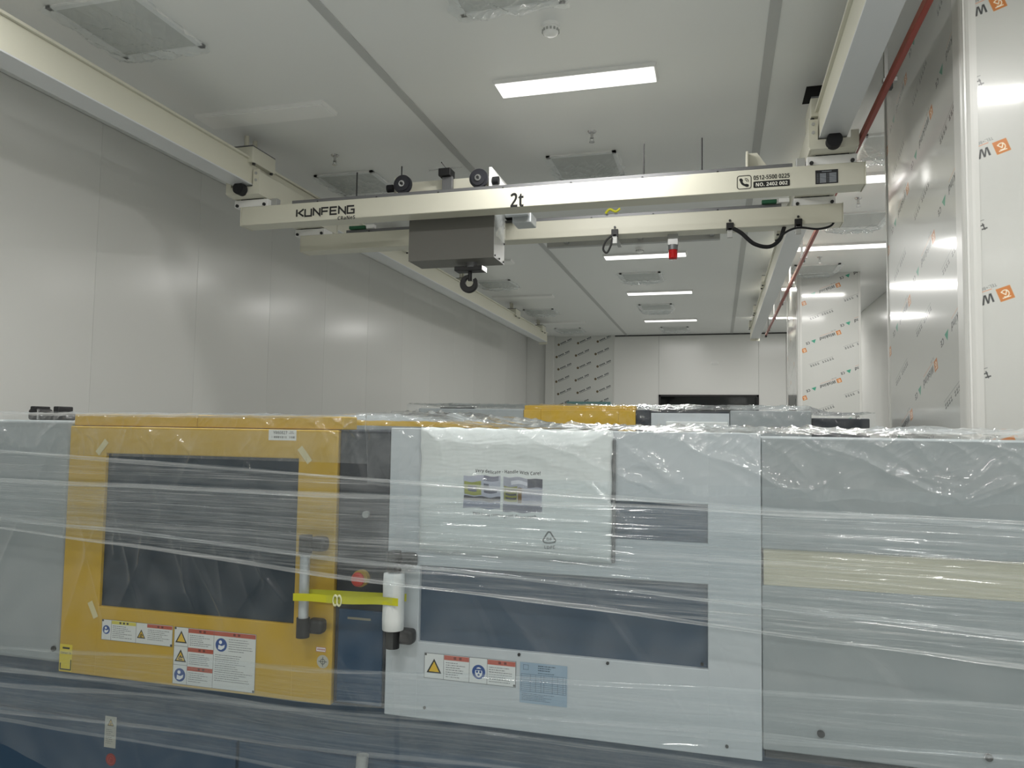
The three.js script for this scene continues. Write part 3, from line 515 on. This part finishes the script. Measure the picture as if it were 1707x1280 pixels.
  // handles
  const handle = (x, y0, y1, side) => {
    const h = new THREE.Group(); h.name = 'door_handle'; h.position.set(lx(x), 0, lz); o.add(h); h.userData.label = side > 0 ? 'aluminium pull handle with black ends' : 'black-ended pull handle';
    part('grip', cyl(0.0145, y1 - y0 - 0.05, 'y', 0, (y0 + y1) / 2, 0.045, 20), M.alu, h);
    for (const [y, q] of [[y1 - 0.02, 1], [y0 + 0.02, -1]]) part('bracket', [cyl(0.019, 0.055, 'y', 0, y, 0.045, 20), bx(side * 0.004, side * 0.055, y - 0.02, y + 0.022, 0.0, 0.04, 0.012)], M.black, h);
  };
  handle(-1.152, 1.085, 1.36, 1); handle(-0.872, 1.08, 1.33, 1);
  // stickers
  const Z = lz + 0.0012, r = rng(9);
  decal('serial_sticker', 0.095, 0.032, 2600, (k, w, h) => { k.fillStyle = '#e8e9e6'; k.fillRect(0, 0, w, h); k.fillStyle = '#2b2c2c'; k.font = 'bold 30px monospace'; k.textAlign = 'center'; k.fillText('Y860827', w * 0.42, 34); const q = rng(4); for (let x = 30; x < 160; x += 3) if (q() > 0.45) k.fillRect(x, 50, 2, 16); for (let x = 185; x < 235; x += 3) if (q() > 0.4) k.fillRect(x, 50, 2, 16); k.fillStyle = '#777'; k.fillRect(190, 14, 30, 5); k.fillRect(180, 26, 46, 4); }, doorY, [lx(-1.268), 1.655, Z], { label: 'white serial sticker' });
  decal('guide_sticker', 0.268, 0.064, 1900, (k, w, h) => {
    k.fillStyle = '#dfe2e0'; k.fillRect(0, 0, w, h); k.strokeStyle = '#5d6064'; k.lineWidth = 2; k.strokeRect(1, 1, w - 2, h - 2); manIcon(k, 34, h * 0.5, 26); k.fillStyle = '#d8cf5a'; k.fillRect(72, 4, 176, 20); k.fillStyle = '#444'; for (let i = 0; i < 3; i++) k.fillRect(128 + i * 26, 9, 14, 11);
    lines(k, 80, 34, 155, 7, 11, r); k.strokeRect(70, 1, 180, h - 2); warnIcon(k, 288, h * 0.55, 28, true); k.fillStyle = '#b9543e'; k.fillRect(328, 4, w - 332, 20); k.fillStyle = '#6a261a'; k.fillRect(400, 9, 14, 11); k.fillRect(428, 9, 14, 11); lines(k, 334, 36, 160, 6, 11, r); k.fillStyle = '#4a4a4a'; for (const [x, y] of [[7, 7], [w - 8, h - 8]]) { k.beginPath(); k.arc(x, y, 7, 0, 7); k.fill(); }
  }, doorY, [lx(-1.763), 1.027, Z], { label: 'narrow guide sticker with blue reader symbol', roll: 0 });
  decal('safety_sticker', 0.29, 0.172, 1900, (k, w, h) => {
    k.fillStyle = '#e0e3e1'; k.fillRect(0, 0, w, h); k.strokeStyle = '#5d6064'; k.lineWidth = 2; k.strokeRect(1, 1, w - 2, h - 2);
    k.fillStyle = '#b9543e'; k.fillRect(98, 4, w - 102, 24); k.fillRect(98, 112, 172, 24); k.fillRect(98, 220, 172, 24); k.fillStyle = '#6a261a'; for (const [x, y] of [[170, 9], [200, 9], [170, 117], [200, 117], [170, 225], [200, 225], [400, 9], [430, 9]]) k.fillRect(x, y, 15, 13);
    k.strokeRect(1, 1, 96, 108); k.strokeRect(1, 109, 96, 108); k.strokeRect(1, 217, 96, h - 218); k.strokeRect(97, 1, 175, h - 2);
    warnIcon(k, 49, 58, 38, false); warnIcon(k, 49, 166, 38, true); manIcon(k, 49, 274, 38); manIcon(k, 322, 78, 38);
    lines(k, 108, 40, 150, 6, 11, r); lines(k, 108, 148, 150, 6, 11, r); lines(k, 108, 254, 150, 5, 12, r); lines(k, 372, 42, 165, 6, 13, r); lines(k, 284, 134, 255, 13, 12, r);
    k.fillStyle = '#4a4a4a'; for (const [x, y] of [[8, 8], [w - 9, h - 9]]) { k.beginPath(); k.arc(x, y, 7, 0, 7); k.fill(); }
  }, doorY, [lx(-1.478), 0.972, Z], { label: 'large safety sticker with warning triangles' });
  decal('contact_sticker', 0.05, 0.085, 2400, (k, w, h) => { k.fillStyle = '#e9d33a'; k.fillRect(0, 0, w, h); k.fillStyle = '#222'; k.font = 'bold 24px sans-serif'; k.textAlign = 'center'; k.textBaseline = 'middle'; k.fillText('Contact Us', w / 2, 66, w * 0.86); k.fillRect(w * 0.22, 22, w * 0.56, 14); k.fillRect(6, h - 60, 10, 52); k.fillRect(6, h - 18, w - 12, 10); k.fillRect(w - 14, h - 90, 9, 82); }, doorY, [lx(-2.033), 0.925, Z], { label: 'yellow contact sticker' });
  decal('small_label', 0.032, 0.014, 2600, (k, w, h) => { k.fillStyle = '#e6e4e2'; k.fillRect(0, 0, w, h); k.strokeStyle = '#b0544c'; k.lineWidth = 3; k.strokeRect(2, 2, w - 4, h - 4); k.fillStyle = '#b0544c'; for (let i = 0; i < 6; i++) k.fillRect(12 + i * 11, 12, 7, 12); }, doorY, [lx(-1.117), 1.034, Z], { label: 'tiny red-lettered label' });
  { const m = part('round_label', new THREE.CircleGeometry(0.019, 28), std(0xd9d8cf, 0.5, { map: canvasTexture(128, 128, (k, w) => { k.fillStyle = '#e2e1d8'; k.fillRect(0, 0, w, w); k.strokeStyle = '#555a60'; k.lineWidth = 6; k.beginPath(); for (let i = 0; i < 4; i++) { const a = i * Math.PI / 2; k.moveTo(64, 64); k.lineTo(64 + 46 * Math.cos(a), 64 + 46 * Math.sin(a)); } k.stroke(); k.beginPath(); k.arc(64, 64, 24, 0, 7); k.stroke(); }) }), doorY, 'round alignment label'); m.position.set(lx(-1.11), 1.0, Z); }
  decal('safety_sticker', 0.266, 0.069, 1900, (k, w, h) => {
    k.fillStyle = '#e2e5e4'; k.fillRect(0, 0, w, h); k.strokeStyle = '#5d6064'; k.lineWidth = 2; k.strokeRect(1, 1, w - 2, h - 2); warnIcon(k, 56, h * 0.52, 40, false); maskIcon(k, 304, h * 0.55, 36);
    k.fillStyle = '#c06050'; k.fillRect(112, 4, 138, 24); k.fillRect(352, 4, w - 356, 24); k.fillStyle = '#7a2f24'; for (const x of [165, 195, 410, 440]) k.fillRect(x, 9, 14, 13); lines(k, 122, 40, 118, 7, 12, r); lines(k, 360, 40, 130, 7, 12, r); k.strokeRect(110, 1, 142, h - 2); k.strokeRect(350, 1, w - 352, h - 2);
    k.fillStyle = '#4a4a4a'; for (const [x, y] of [[8, 8], [w - 9, h - 9]]) { k.beginPath(); k.arc(x, y, 6, 0, 7); k.fill(); }
  }, doorW, [lx(-0.661), 1.021, Z], { label: 'safety sticker with yellow triangle and blue mask symbol' });
  decal('specification_plate', 0.13, 0.107, 2400, (k, w, h) => {
    k.fillStyle = '#9db3c6'; k.fillRect(0, 0, w, h); k.strokeStyle = '#4d5d6c'; k.lineWidth = 2; k.strokeRect(22, 16, 34, 30); lines(k, 120, 14, 140, 3, 14, r, '#3d4c5a', 6); lines(k, 120, 60, 130, 1, 10, r, '#3d4c5a', 4);
    for (let i = 0; i < 9; i++) { k.strokeRect(8, 74 + i * 12, w - 16, 12); } for (const x of [70, 105, 140, 160, 215, 250, 285]) { k.beginPath(); k.moveTo(x, 74); k.lineTo(x, 182); k.stroke(); } lines(k, 14, 196, w - 60, 5, 10, r, '#3d4c5a', 3);
  }, doorW, [lx(-0.452), 1.003, Z], { label: 'blue-grey specification plate' });
  decal('hazard_label', 0.046, 0.1, 1800, (k, w, h) => { k.fillStyle = '#b9b8ae'; k.fillRect(0, 0, w, h); warnIcon(k, w / 2, 36, 22, true); lines(k, 12, 76, 58, 8, 11, r); }, o, [lx(-1.924), 0.672, lz - 0.0845], { label: 'pale hazard label on blue base' });
  { const m = part('round_sign', new THREE.CircleGeometry(0.02, 24), std(0xb9453a, 0.5, { map: canvasTexture(96, 96, (k, w) => { k.fillStyle = '#c8564a'; k.fillRect(0, 0, w, w); k.strokeStyle = '#e9dcd6'; k.lineWidth = 7; k.beginPath(); k.arc(48, 48, 30, 0, 7); k.stroke(); k.beginPath(); k.moveTo(36, 66); k.lineTo(44, 32); k.lineTo(62, 44); k.stroke(); }) }), o, 'round red sign'); m.position.set(lx(-1.917), 0.585, lz - 0.0845); }
  part('base_hose', tube([[lx(-1.0), 0.73, lz - 0.05], [lx(-1.0), 0.66, lz - 0.045], [lx(-0.995), 0.5, lz - 0.06]], 0.018, 16, 10), M.greySteel, o);
}
{ // black hardware standing on the roof at the left
  const o = thing('cable_connector', 'black ribbed connector on top of machine at far left', 'connector', [-2.46, 1.69, -2.3]);
  part('body', [bx(-0.07, 0.085, 0, 0.036, -0.03, 0.03, 0.01), bx(-0.085, -0.03, 0, 0.045, -0.035, 0.035, 0.012)], M.black, o);
  for (const x of [-0.06, 0.05]) part('latch', bx(x - 0.012, x + 0.012, 0.03, 0.054, -0.035, 0.035, 0.004), M.black, o);
  part('clip', bx(-0.035, -0.028, 0.004, 0.04, 0.031, 0.037), M.chrome, o);
}
{ // padded pouch hung over the control panel
  const o = thing('padded_pouch', 'white foam pouch with printed photos hung over the control panel', 'pouch', [-0.543, 1.34, ZM]);
  const W = 0.272, H = 0.345;
  const g = sheet((u, v) => { const x = (u * 2 - 1) * W * (1 + 0.012 * n2(v * 5, 3)), y = v * H + 0.012 * (1 - u) * 0 - 0.006 * u * (1 - v) + 0.003 * n2(u * 9, v * 3); const e = Math.min(1, 8 * Math.min(u, 1 - u, v, 1 - v)); return [x, y, 0.007 + 0.021 * Math.sqrt(e) + 0.0016 * ridge(u * 3, v * 42) * e + 0.0012 * ridge(u * 38, v * 2) * e, u, v]; }, 120, 110);
  const sk = canvasTexture(1360, 860, (k, w, h) => {
    k.fillStyle = '#e3e8e7'; k.fillRect(0, 0, w, h);
    const X = m => (m + 0.543 + W) / (2 * W) * w, Yp = y => (1.34 + H - y) / H * h;
    k.fillStyle = '#3a3c3e'; k.font = 'bold 31px sans-serif'; k.textBaseline = 'alphabetic'; k.textAlign = 'left'; k.fillText('Very delicate - Handle With Care!', X(-0.645), Yp(1.563), X(-0.46) - X(-0.645)); k.font = 'bold 27px sans-serif'; k.fillText('Here is the control panel, do not touch.', X(-0.65), Yp(1.447), X(-0.468) - X(-0.65));
    // left photo: wide view of such a machine; right photo: its clamp unit
    const x0 = X(-0.678), x1 = X(-0.572), y0 = Yp(1.555), y1 = Yp(1.466), a = x1 - x0, b = y1 - y0;
    k.fillStyle = '#b9bccb'; k.fillRect(x0, y0, a, b); k.fillStyle = '#77798c'; k.fillRect(x0 + a * 0.55, y0, a * 0.4, b * 0.16); k.fillStyle = '#9aa03e'; k.fillRect(x0 + a * 0.02, y0 + b * 0.18, a * 0.46, b * 0.42); k.fillStyle = '#5f6274'; k.fillRect(x0 + a * 0.12, y0 + b * 0.28, a * 0.24, b * 0.2); k.fillStyle = '#55586b'; k.fillRect(x0 + a * 0.55, y0 + b * 0.24, a * 0.14, b * 0.14); k.fillRect(x0 + a * 0.55, y0 + b * 0.42, a * 0.36, b * 0.1); k.fillStyle = '#2b2c3a'; k.fillRect(x0, y0 + b * 0.64, a, b * 0.13); k.fillStyle = '#8188a2'; k.fillRect(x0, y0 + b * 0.77, a, b * 0.23);
    const p0 = X(-0.564), p1 = X(-0.455), q0 = Yp(1.553), q1 = Yp(1.462), c = p1 - p0, d = q1 - q0;
    k.fillStyle = '#a9abb9'; k.fillRect(p0, q0, c, d); k.fillStyle = '#dedfe8'; k.fillRect(p0 + c * 0.2, q0 + d * 0.1, c * 0.6, d * 0.1); k.fillStyle = '#4b4d5a'; k.fillRect(p0 + c * 0.62, q0, c * 0.38, d * 0.26); k.fillStyle = '#8f9138'; k.fillRect(p0 + c * 0.02, q0 + d * 0.26, c * 0.34, d * 0.44); k.fillStyle = '#3c3e4a'; for (let i = 0; i < 3; i++) k.fillRect(p0 + c * 0.06, q0 + d * (0.33 + i * 0.12), c * 0.28, d * 0.06); k.fillStyle = '#7a5a2c'; k.fillRect(p0 + c * 0.38, q0 + d * 0.3, c * 0.1, d * 0.42); k.fillStyle = '#6f7286'; k.fillRect(p0, q0 + d * 0.78, c, d * 0.22);
    // recycling triangle 04 LDPE
    const tx = X(-0.434), ty = Yp(1.40); k.strokeStyle = '#3f4648'; k.lineWidth = 9; k.lineJoin = 'round'; const t = 48; for (let i = 0; i < 3; i++) { k.save(); k.translate(tx, ty + 4); k.rotate(i * Math.PI * 2 / 3); k.beginPath(); k.moveTo(-t * 0.62, -t * 0.18); k.lineTo(-t * 0.15, -t * 0.95); k.lineTo(t * 0.15, -t * 0.95); k.lineTo(t * 0.5, -t * 0.4); k.stroke(); k.restore(); }
    k.fillStyle = '#3f4648'; k.font = 'bold 32px sans-serif'; k.textAlign = 'center'; k.fillText('04', tx, ty + 16); k.fillText('LDPE', tx, ty + 78);
  });
  part('front_sheet', g, std(0xffffff, 0.75, { map: sk }), o);
  part('back_sheet', bx(-W + 0.004, W - 0.004, 0.004, H - 0.004, 0.001, 0.008), M.foam, o);
}
{
  const o = thing('foam_sleeve', 'white foam sleeve wrapped round the right door handle', 'sleeve', [-0.872, 1.122, ZM + 0.045]);
  const g = new THREE.LatheGeometry([[0.0155, 0], [0.0295, 0.001], [0.0305, 0.03], [0.0295, 0.08], [0.0305, 0.12], [0.029, 0.155], [0.0155, 0.156]].map(p => new THREE.Vector2(...p)), 26); part('sleeve', g, M.foam, o);
  const s = thing('tie_strap', 'yellow-green strap tying the two door handles together', 'strap', [-1.01, 1.2, ZM + 0.07]);
  part('strap_band', sheet((u, v) => [-0.158 + u * 0.325, -0.014 + v * 0.021 + 0.009 * u + 0.002 * Math.sin(u * 9), 0.007 + 0.004 * Math.sin(u * 7), u, v], 40, 4), new THREE.MeshPhysicalMaterial({ color: 0xccca2c, roughness: 0.45, side: THREE.DoubleSide }), s);
  part('strap_band', sheet((u, v) => [-0.158 + u * 0.325, -0.012 + v * 0.021 + 0.009 * u, -0.046 - 0.002 * Math.sin(u * 7), u, v], 20, 2), new THREE.MeshPhysicalMaterial({ color: 0xccca2c, roughness: 0.45, side: THREE.DoubleSide }), s);
  part('buckle', [new THREE.TorusGeometry(0.011, 0.0028, 8, 20).scale(0.6, 1.25, 1).translate(-0.022, -0.002, 0.012), new THREE.TorusGeometry(0.011, 0.0028, 8, 20).scale(0.6, 1.25, 1).translate(-0.010, -0.002, 0.012)], phys(0xdfe0b8, 0.3), s, 'pale wire buckle');
}

// ================================================================= far machine
const ZM2 = -6.4;
{
  const { o, b } = machine('second yellow and grey machine under film behind the first', -0.6, ZM2);
  const T = 1.875;
  part('base', b(-2.9, 1.15, 0.06, 0.95, 1.5, 0.1, 0.01), M.navy, o);
  for (const x of [-2.6, -0.6, 0.9]) for (const d of [0.3, 1.3]) part('levelling_foot', new THREE.CylinderGeometry(0.05, 0.06, 0.06, 18).translate(x + 0.6, 0.03, 0.8 - d), M.black, o);
  part('left_cover', b(-2.66, -1.66, 0.95, T - 0.005, 1.45, 0.01, 0.012), M.machineGrey, o, 'light grey cover');
  part('safety_door', [b(-1.655, -1.5, 0.93, T - 0.01, 0.05, 0, 0.005), b(-0.82, -0.675, 0.93, T - 0.01, 0.05, 0, 0.005), b(-1.5, -0.82, 0.93, 1.15, 0.05, 0, 0.005), b(-1.5, -0.82, 1.7, T - 0.01, 0.05, 0, 0.005)], M.yellow, o, 'yellow safety door');
  part('door_window', b(-1.51, -0.81, 1.14, 1.71, 0.035, 0.015), M.windowDark, o);
  part('mould_cavity', b(-1.655, -0.675, 0.95, T - 0.02, 1.4, 0.05), M.charcoal, o);
  part('top_rail', b(-1.655, -0.675, T - 0.012, T + 0.028, 0.14, 0.02, 0.008), M.yellow, o);
  part('control_post', b(-0.672, -0.55, 0.95, T - 0.005, 0.3, 0.006, 0.006), M.charcoal, o);
  part('front_door', b(-0.545, 0.09, 0.93, T - 0.03, 0.05, 0, 0.005), M.white, o); part('door_top', b(-0.545, 0.09, T - 0.03, T - 0.015, 1.3, 0.0, 0.004), M.charcoal, o);
  part('door_backing', b(-0.545, 0.09, 0.95, T - 0.04, 1.4, 0.06), M.machineGrey, o);
  part('right_cover', b(0.095, 0.72, 0.95, T - 0.005, 1.4, 0.0, 0.01), M.machineGrey, o); part('hopper_deck', b(0.725, 1.15, 0.95, T - 0.06, 1.4, 0.02, 0.01), M.charcoal, o);
  const p = thing('foam_board', 'white foam board over control panel of the second machine', 'foam', [-0.2, 1.5, ZM2]);
  part('board', bx(-0.22, 0.28, 0, 0.275, 0.004, 0.035, 0.01), M.foam, p);
  const q = thing('roof_bar', 'thin dark bar on roof of the second machine', 'bar', [-2.33, T - 0.004, ZM2 - 0.3]);
  part('bar', bx(-0.22, 0.12, 0, 0.016, -0.02, 0.02, 0.004), M.bolt, q); part('foot', [bx(-0.2, -0.18, -0.002, 0.006, -0.03, 0.03), bx(0.08, 0.1, -0.002, 0.006, -0.03, 0.03)], M.bolt, q);
}

// ================================================================= films
const bulge = (x, y) => 0.042 + 0.045 * Math.exp(-Math.pow((x + 1.01) / 0.3, 2)) * (0.35 + 0.65 * Math.exp(-Math.pow((y - 1.22) / 0.3, 2)));
function folds(list) {                                    // sharp creases along given lines (x, y to x, y)
  return (x, y) => { let h = 0; for (const [ax, ay, bx_, by] of list) { const dx = bx_ - ax, dy = by - ay, t = clamp(((x - ax) * dx + (y - ay) * dy) / (dx * dx + dy * dy), 0, 1), q = Math.hypot(x - ax - dx * t, y - ay - dy * t); if (q < 0.05) h += Math.exp(-q / 0.009) * (0.35 + 0.65 * Math.sin(Math.PI * clamp(t, 0.08, 0.92))); } return h; };
}
const hangFolds = folds([[-1.549, 1.309, -1.382, 1.064], [-1.311, 1.297, -1.203, 1.176], [-1.578, 1.334, -1.549, 1.176], [-1.070, 1.094, -0.879, 0.838], [-1.040, 1.031, -0.953, 0.893], [-0.891, 1.240, -0.853, 1.194], [-1.825, 1.340, -1.826, 1.275], [-1.719, 1.363, -1.724, 1.218], [-1.375, 1.600, -1.311, 1.523], [-1.159, 1.451, -1.123, 1.503], [-1.091, 1.411, -1.074, 1.480], [-0.968, 1.384, -1.004, 1.357], [-0.894, 1.371, -0.884, 1.322]]);
const rightFolds = folds([[-0.016, 1.195, 0.097, 0.921], [0.003, 1.058, 0.058, 0.909], [-0.785, 1.304, -0.758, 1.241]]);
const coverFolds = folds([[-0.264, 1.667, -0.054, 1.526], [-0.256, 1.649, -0.068, 1.521], [-0.154, 1.674, -0.133, 1.641], [0.106, 1.682, 0.305, 1.617], [0.279, 1.628, 0.532, 1.566], [0.429, 1.697, 0.469, 1.622], [0.131, 1.664, 0.225, 1.551], [0.661, 1.597, 0.492, 1.513], [0.660, 1.580, 0.531, 1.521], [0.199, 1.694, 0.371, 1.654], [0.371, 1.654, 0.447, 1.679], [0.583, 1.693, 0.546, 1.637], [-1.790, 1.708, -1.683, 1.593], [-1.278, 1.699, -1.305, 1.628], [-1.023, 1.659, -0.978, 1.711], [-0.976, 1.643, -0.996, 1.702], [-0.939, 1.644, -0.922, 1.703], [-2.126, 1.631, -1.998, 1.695], [-1.079, 1.624, -1.048, 1.676], [0.319, 1.681, 0.286, 1.643], [0.213, 1.690, 0.144, 1.650]]);
const crumple = (x, y, s) => 0.5 * Math.pow(ridge(x * 2.1 + s, y * 2.6), 3) + 0.3 * Math.pow(ridge(x * 5 + y * 3, y * 4 - s), 3) + 0.2 * Math.pow(ridge(x * 11 - y * 6, y * 9 + s), 2);
{ // cover over the roof, hanging down the front
  const g = sheet((u, v) => {
    const x = u < 0.08 ? -3.1 + u / 0.08 * 0.65 : u < 0.92 ? -2.45 + (u - 0.08) / 0.84 * 3.25 : 0.8 + (u - 0.92) / 0.08 * 1.2, hem = x < -0.95 ? 1.58 : 1.525 + 0.006 * n2(x * 9, 1);
    const L = 1.70 - hem, s = v < 0.62 ? v / 0.62 * (L + 0.12) : L + 0.12 + (v - 0.62) / 0.38 * 1.5, edge = Math.exp(-Math.pow((s - L) / 0.05, 2)), side = x < -1.05 ? 0.35 : 1, d = crumple(x, s, 4) + edge * side * (0.8 * Math.pow(ridge(x * 7 + s * 9, s * 5), 4) + 0.5 * Math.pow(ridge(x * 17 - s * 14, s * 11), 3)) + side * 0.9 * Math.pow(ridge(x * 1.1 + s * 2.4 + 7, s * 0.7), 9);
    const topY = 1.704 - 0.024 * smooth(-0.85, -0.55, x) + 0.012 * Math.exp(-Math.pow((x + 0.92) / 0.16, 2));
    if (s < L) { const y = hem + s * (topY - hem) / L, near = smooth(0, 0.03, s); return [x + 0.006 * n2(x * 6, s * 8), y, ZM + bulge(x, y) + 0.006 + 0.026 * d * (0.4 + 0.6 * near) + 0.014 * coverFolds(x, y) + (1 - near) * 0.008 * n2(x * 60, 5), x, s]; }
    const q = s - L, r = Math.min(1, q / 0.05); const z = ZM + (bulge(x, 1.7) + 0.006 + 0.026 * d + 0.014 * coverFolds(x, topY)) * (1 - r * r) - q * 0.99;
    return [x, topY + 0.008 * Math.sin(r * Math.PI / 2) + 0.014 * d * smooth(0, 0.1, q), z, x, s];
  }, 900, 150);
  single('cover_film', g, M.cover, 'clear crumpled film draped over the near machine roof', 'film');
}
{ // loose film hanging down the left half, over the yellow door
  const g = sheet((u, v) => {
    const x = -3.08 + u * 2.22, hem = 0.645 - 0.15 * smooth(-2.45, -1.6, x) + 0.008 * n2(x * 1.3, 4), y = hem + v * (1.665 - hem);
    const fold = 0.010 * Math.pow(ridge(x * 3.1 + y * 1.1, y * 0.35 + 3), 6) + 0.012 * Math.pow(ridge(x * 1.7 - y * 0.9, y * 0.3), 8) + 0.004 * n2(x * 5, y * 3);
    return [x, y, ZM + bulge(x, y) - 0.002 + fold * (0.3 + 0.7 * v) + 0.011 * hangFolds(x, y) - 0.03 * (1 - v) * (1 - v), x, y];
  }, 520, 260);
  single('hanging_film', g, M.drape, 'clear film hanging over the yellow door and left cover', 'film');
}
{
  const g = sheet((u, v) => {
    const x = -0.84 + u * 2.84, hem = 0.70, y = hem + v * (1.55 - hem);
    const fold = 0.010 * Math.pow(ridge(x * 2.1 + y * 1.6, y * 0.5 + 9), 7) + 0.003 * n2(x * 4, y * 2);
    return [x, y, ZM + bulge(x, y) - 0.004 + fold + 0.011 * rightFolds(x, y), x, y];
  }, 480, 160);
  single('hanging_film', g, M.drape, 'clear film hanging over the white door and right cover', 'film');
}
// stretch wrap: a closed loop round the machine, drawn into fine ridges along its length
function wrapBand(label, yl, yr, seed, lift, amp, thin, pitch = 0.0045) {
  const x0 = -3.06, x1 = 1.98, z1 = -3.68, path = [];
  const nF = 150; for (let i = 0; i <= nF; i++) path.push([mix(x0 + 0.04, x1 - 0.04, i / nF), null]);
  path.push([x1 + 0.01, ZM - 0.02], [x1 + 0.01, -2.8], [x1 + 0.01, z1 + 0.04], [x1 - 0.04, z1], [-0.5, z1], [x0 + 0.04, z1], [x0 - 0.01, z1 + 0.04], [x0 - 0.01, -2.8], [x0 - 0.01, ZM - 0.02], [x0 + 0.04, null]);
  const H = Math.max(yl[0] - yl[1], yr[0] - yr[1]), nv = Math.round(H / pitch), r = rng(seed), row = Array.from({ length: nv + 1 }, () => r() * 2 - 1), nu = path.length - 1;
  const g = sheet((u, v) => {
    const i = Math.round(u * nu), j = Math.round(v * nv), [px, pz] = path[i], t = (px - x0) / (x1 - x0);
    const top = mix(yl[0], yr[0], t), bot = mix(yl[1], yr[1], t), y = bot + (top - bot) * v + 0.002 * n2(px * 2, seed + j * 0.2);
    const k = 0.35 + 0.65 * (0.5 + 0.5 * n2(px * 1.1 + seed, j * 0.12)), d = 1.7 * amp * row[j] * k + 0.0008 * n2(px * 9, j * 0.8);
    if (pz === null) return [px, y, ZM + bulge(px, y) + lift + d, px * 0.6, y * 2.2 + seed * 0.13];
    return [px + (Math.abs(px - x0) < 0.02 ? -d : Math.abs(px - x1) < 0.02 ? d : 0), y, pz, px * 0.6, y * 2.2 + seed * 0.13];
  }, nu, nv);
  const m = single('stretch_film', g, thin ? M.wrapFaint : M.wrap, label, 'film', 'stretch film bands round the near machine');
  for (const e of [1, 0]) part('gathered_edge', sheet((u, v) => {
    const px = mix(x0 + 0.05, x1 - 0.05, u), t = (px - x0) / (x1 - x0), w = 0.011 + 0.005 * n2(px * 1.3, seed + e), y = (e ? mix(yl[0], yr[0], t) - 0.002 : mix(yl[1], yr[1], t) + w) - (1 - v) * w + 0.002 * n2(px * 2, seed);
    return [px, y, ZM + bulge(px, y) + lift + 0.003 + 0.0022 * n2(v * 4 + seed, px * 0.5 + e * 7), px * 0.6, y * 2.2 + seed * 0.13];
  }, 150, 6), thin ? M.edgeFaint : M.filmEdge, m, 'gathered film edge');
}
wrapBand('upper stretch-film band crossing dark window of the yellow door', [1.62, 1.40], [1.44, 1.18], 31, 0.028, 0.0021);
wrapBand('stretch-film band below it, over the emergency stop and right cover', [1.50, 1.38], [1.50, 1.10], 37, 0.036, 0.0026);
wrapBand('low stretch-film band along bottom edge of the doors', [0.91, 0.74], [0.88, 0.70], 41, 0.03, 0.0016, true);
wrapBand('thin stretch-film band rising to right across the white door stickers', [0.93, 0.86], [1.16, 1.02], 43, 0.040, 0.0014, true);
wrapBand('bright stretch-film band low on the right cover', [0.82, 0.74], [1.05, 0.88], 47, 0.046, 0.0018, true);
{ // film over the second machine
  const T = 1.89;
  const g = sheet((u, v) => {
    const x = -2.75 + u * 3.93, s = v * 1.5, L = 0.4, d = crumple(x * 1.3, s * 1.3, 40), drop = 0.05 * smooth(0.65, 0.9, x);
    if (s < L) return [x, T - drop - (L - s), ZM2 + 0.05 + 0.02 * d, x, s];
    const q = s - L; return [x, T - drop + 0.012 + 0.022 * d, ZM2 + 0.05 - q, x, s];
  }, 300, 90);
  single('cover_film', g, M.drape, 'clear film draped over the second machine behind', 'film');
}
renderer.render(scene, camera);
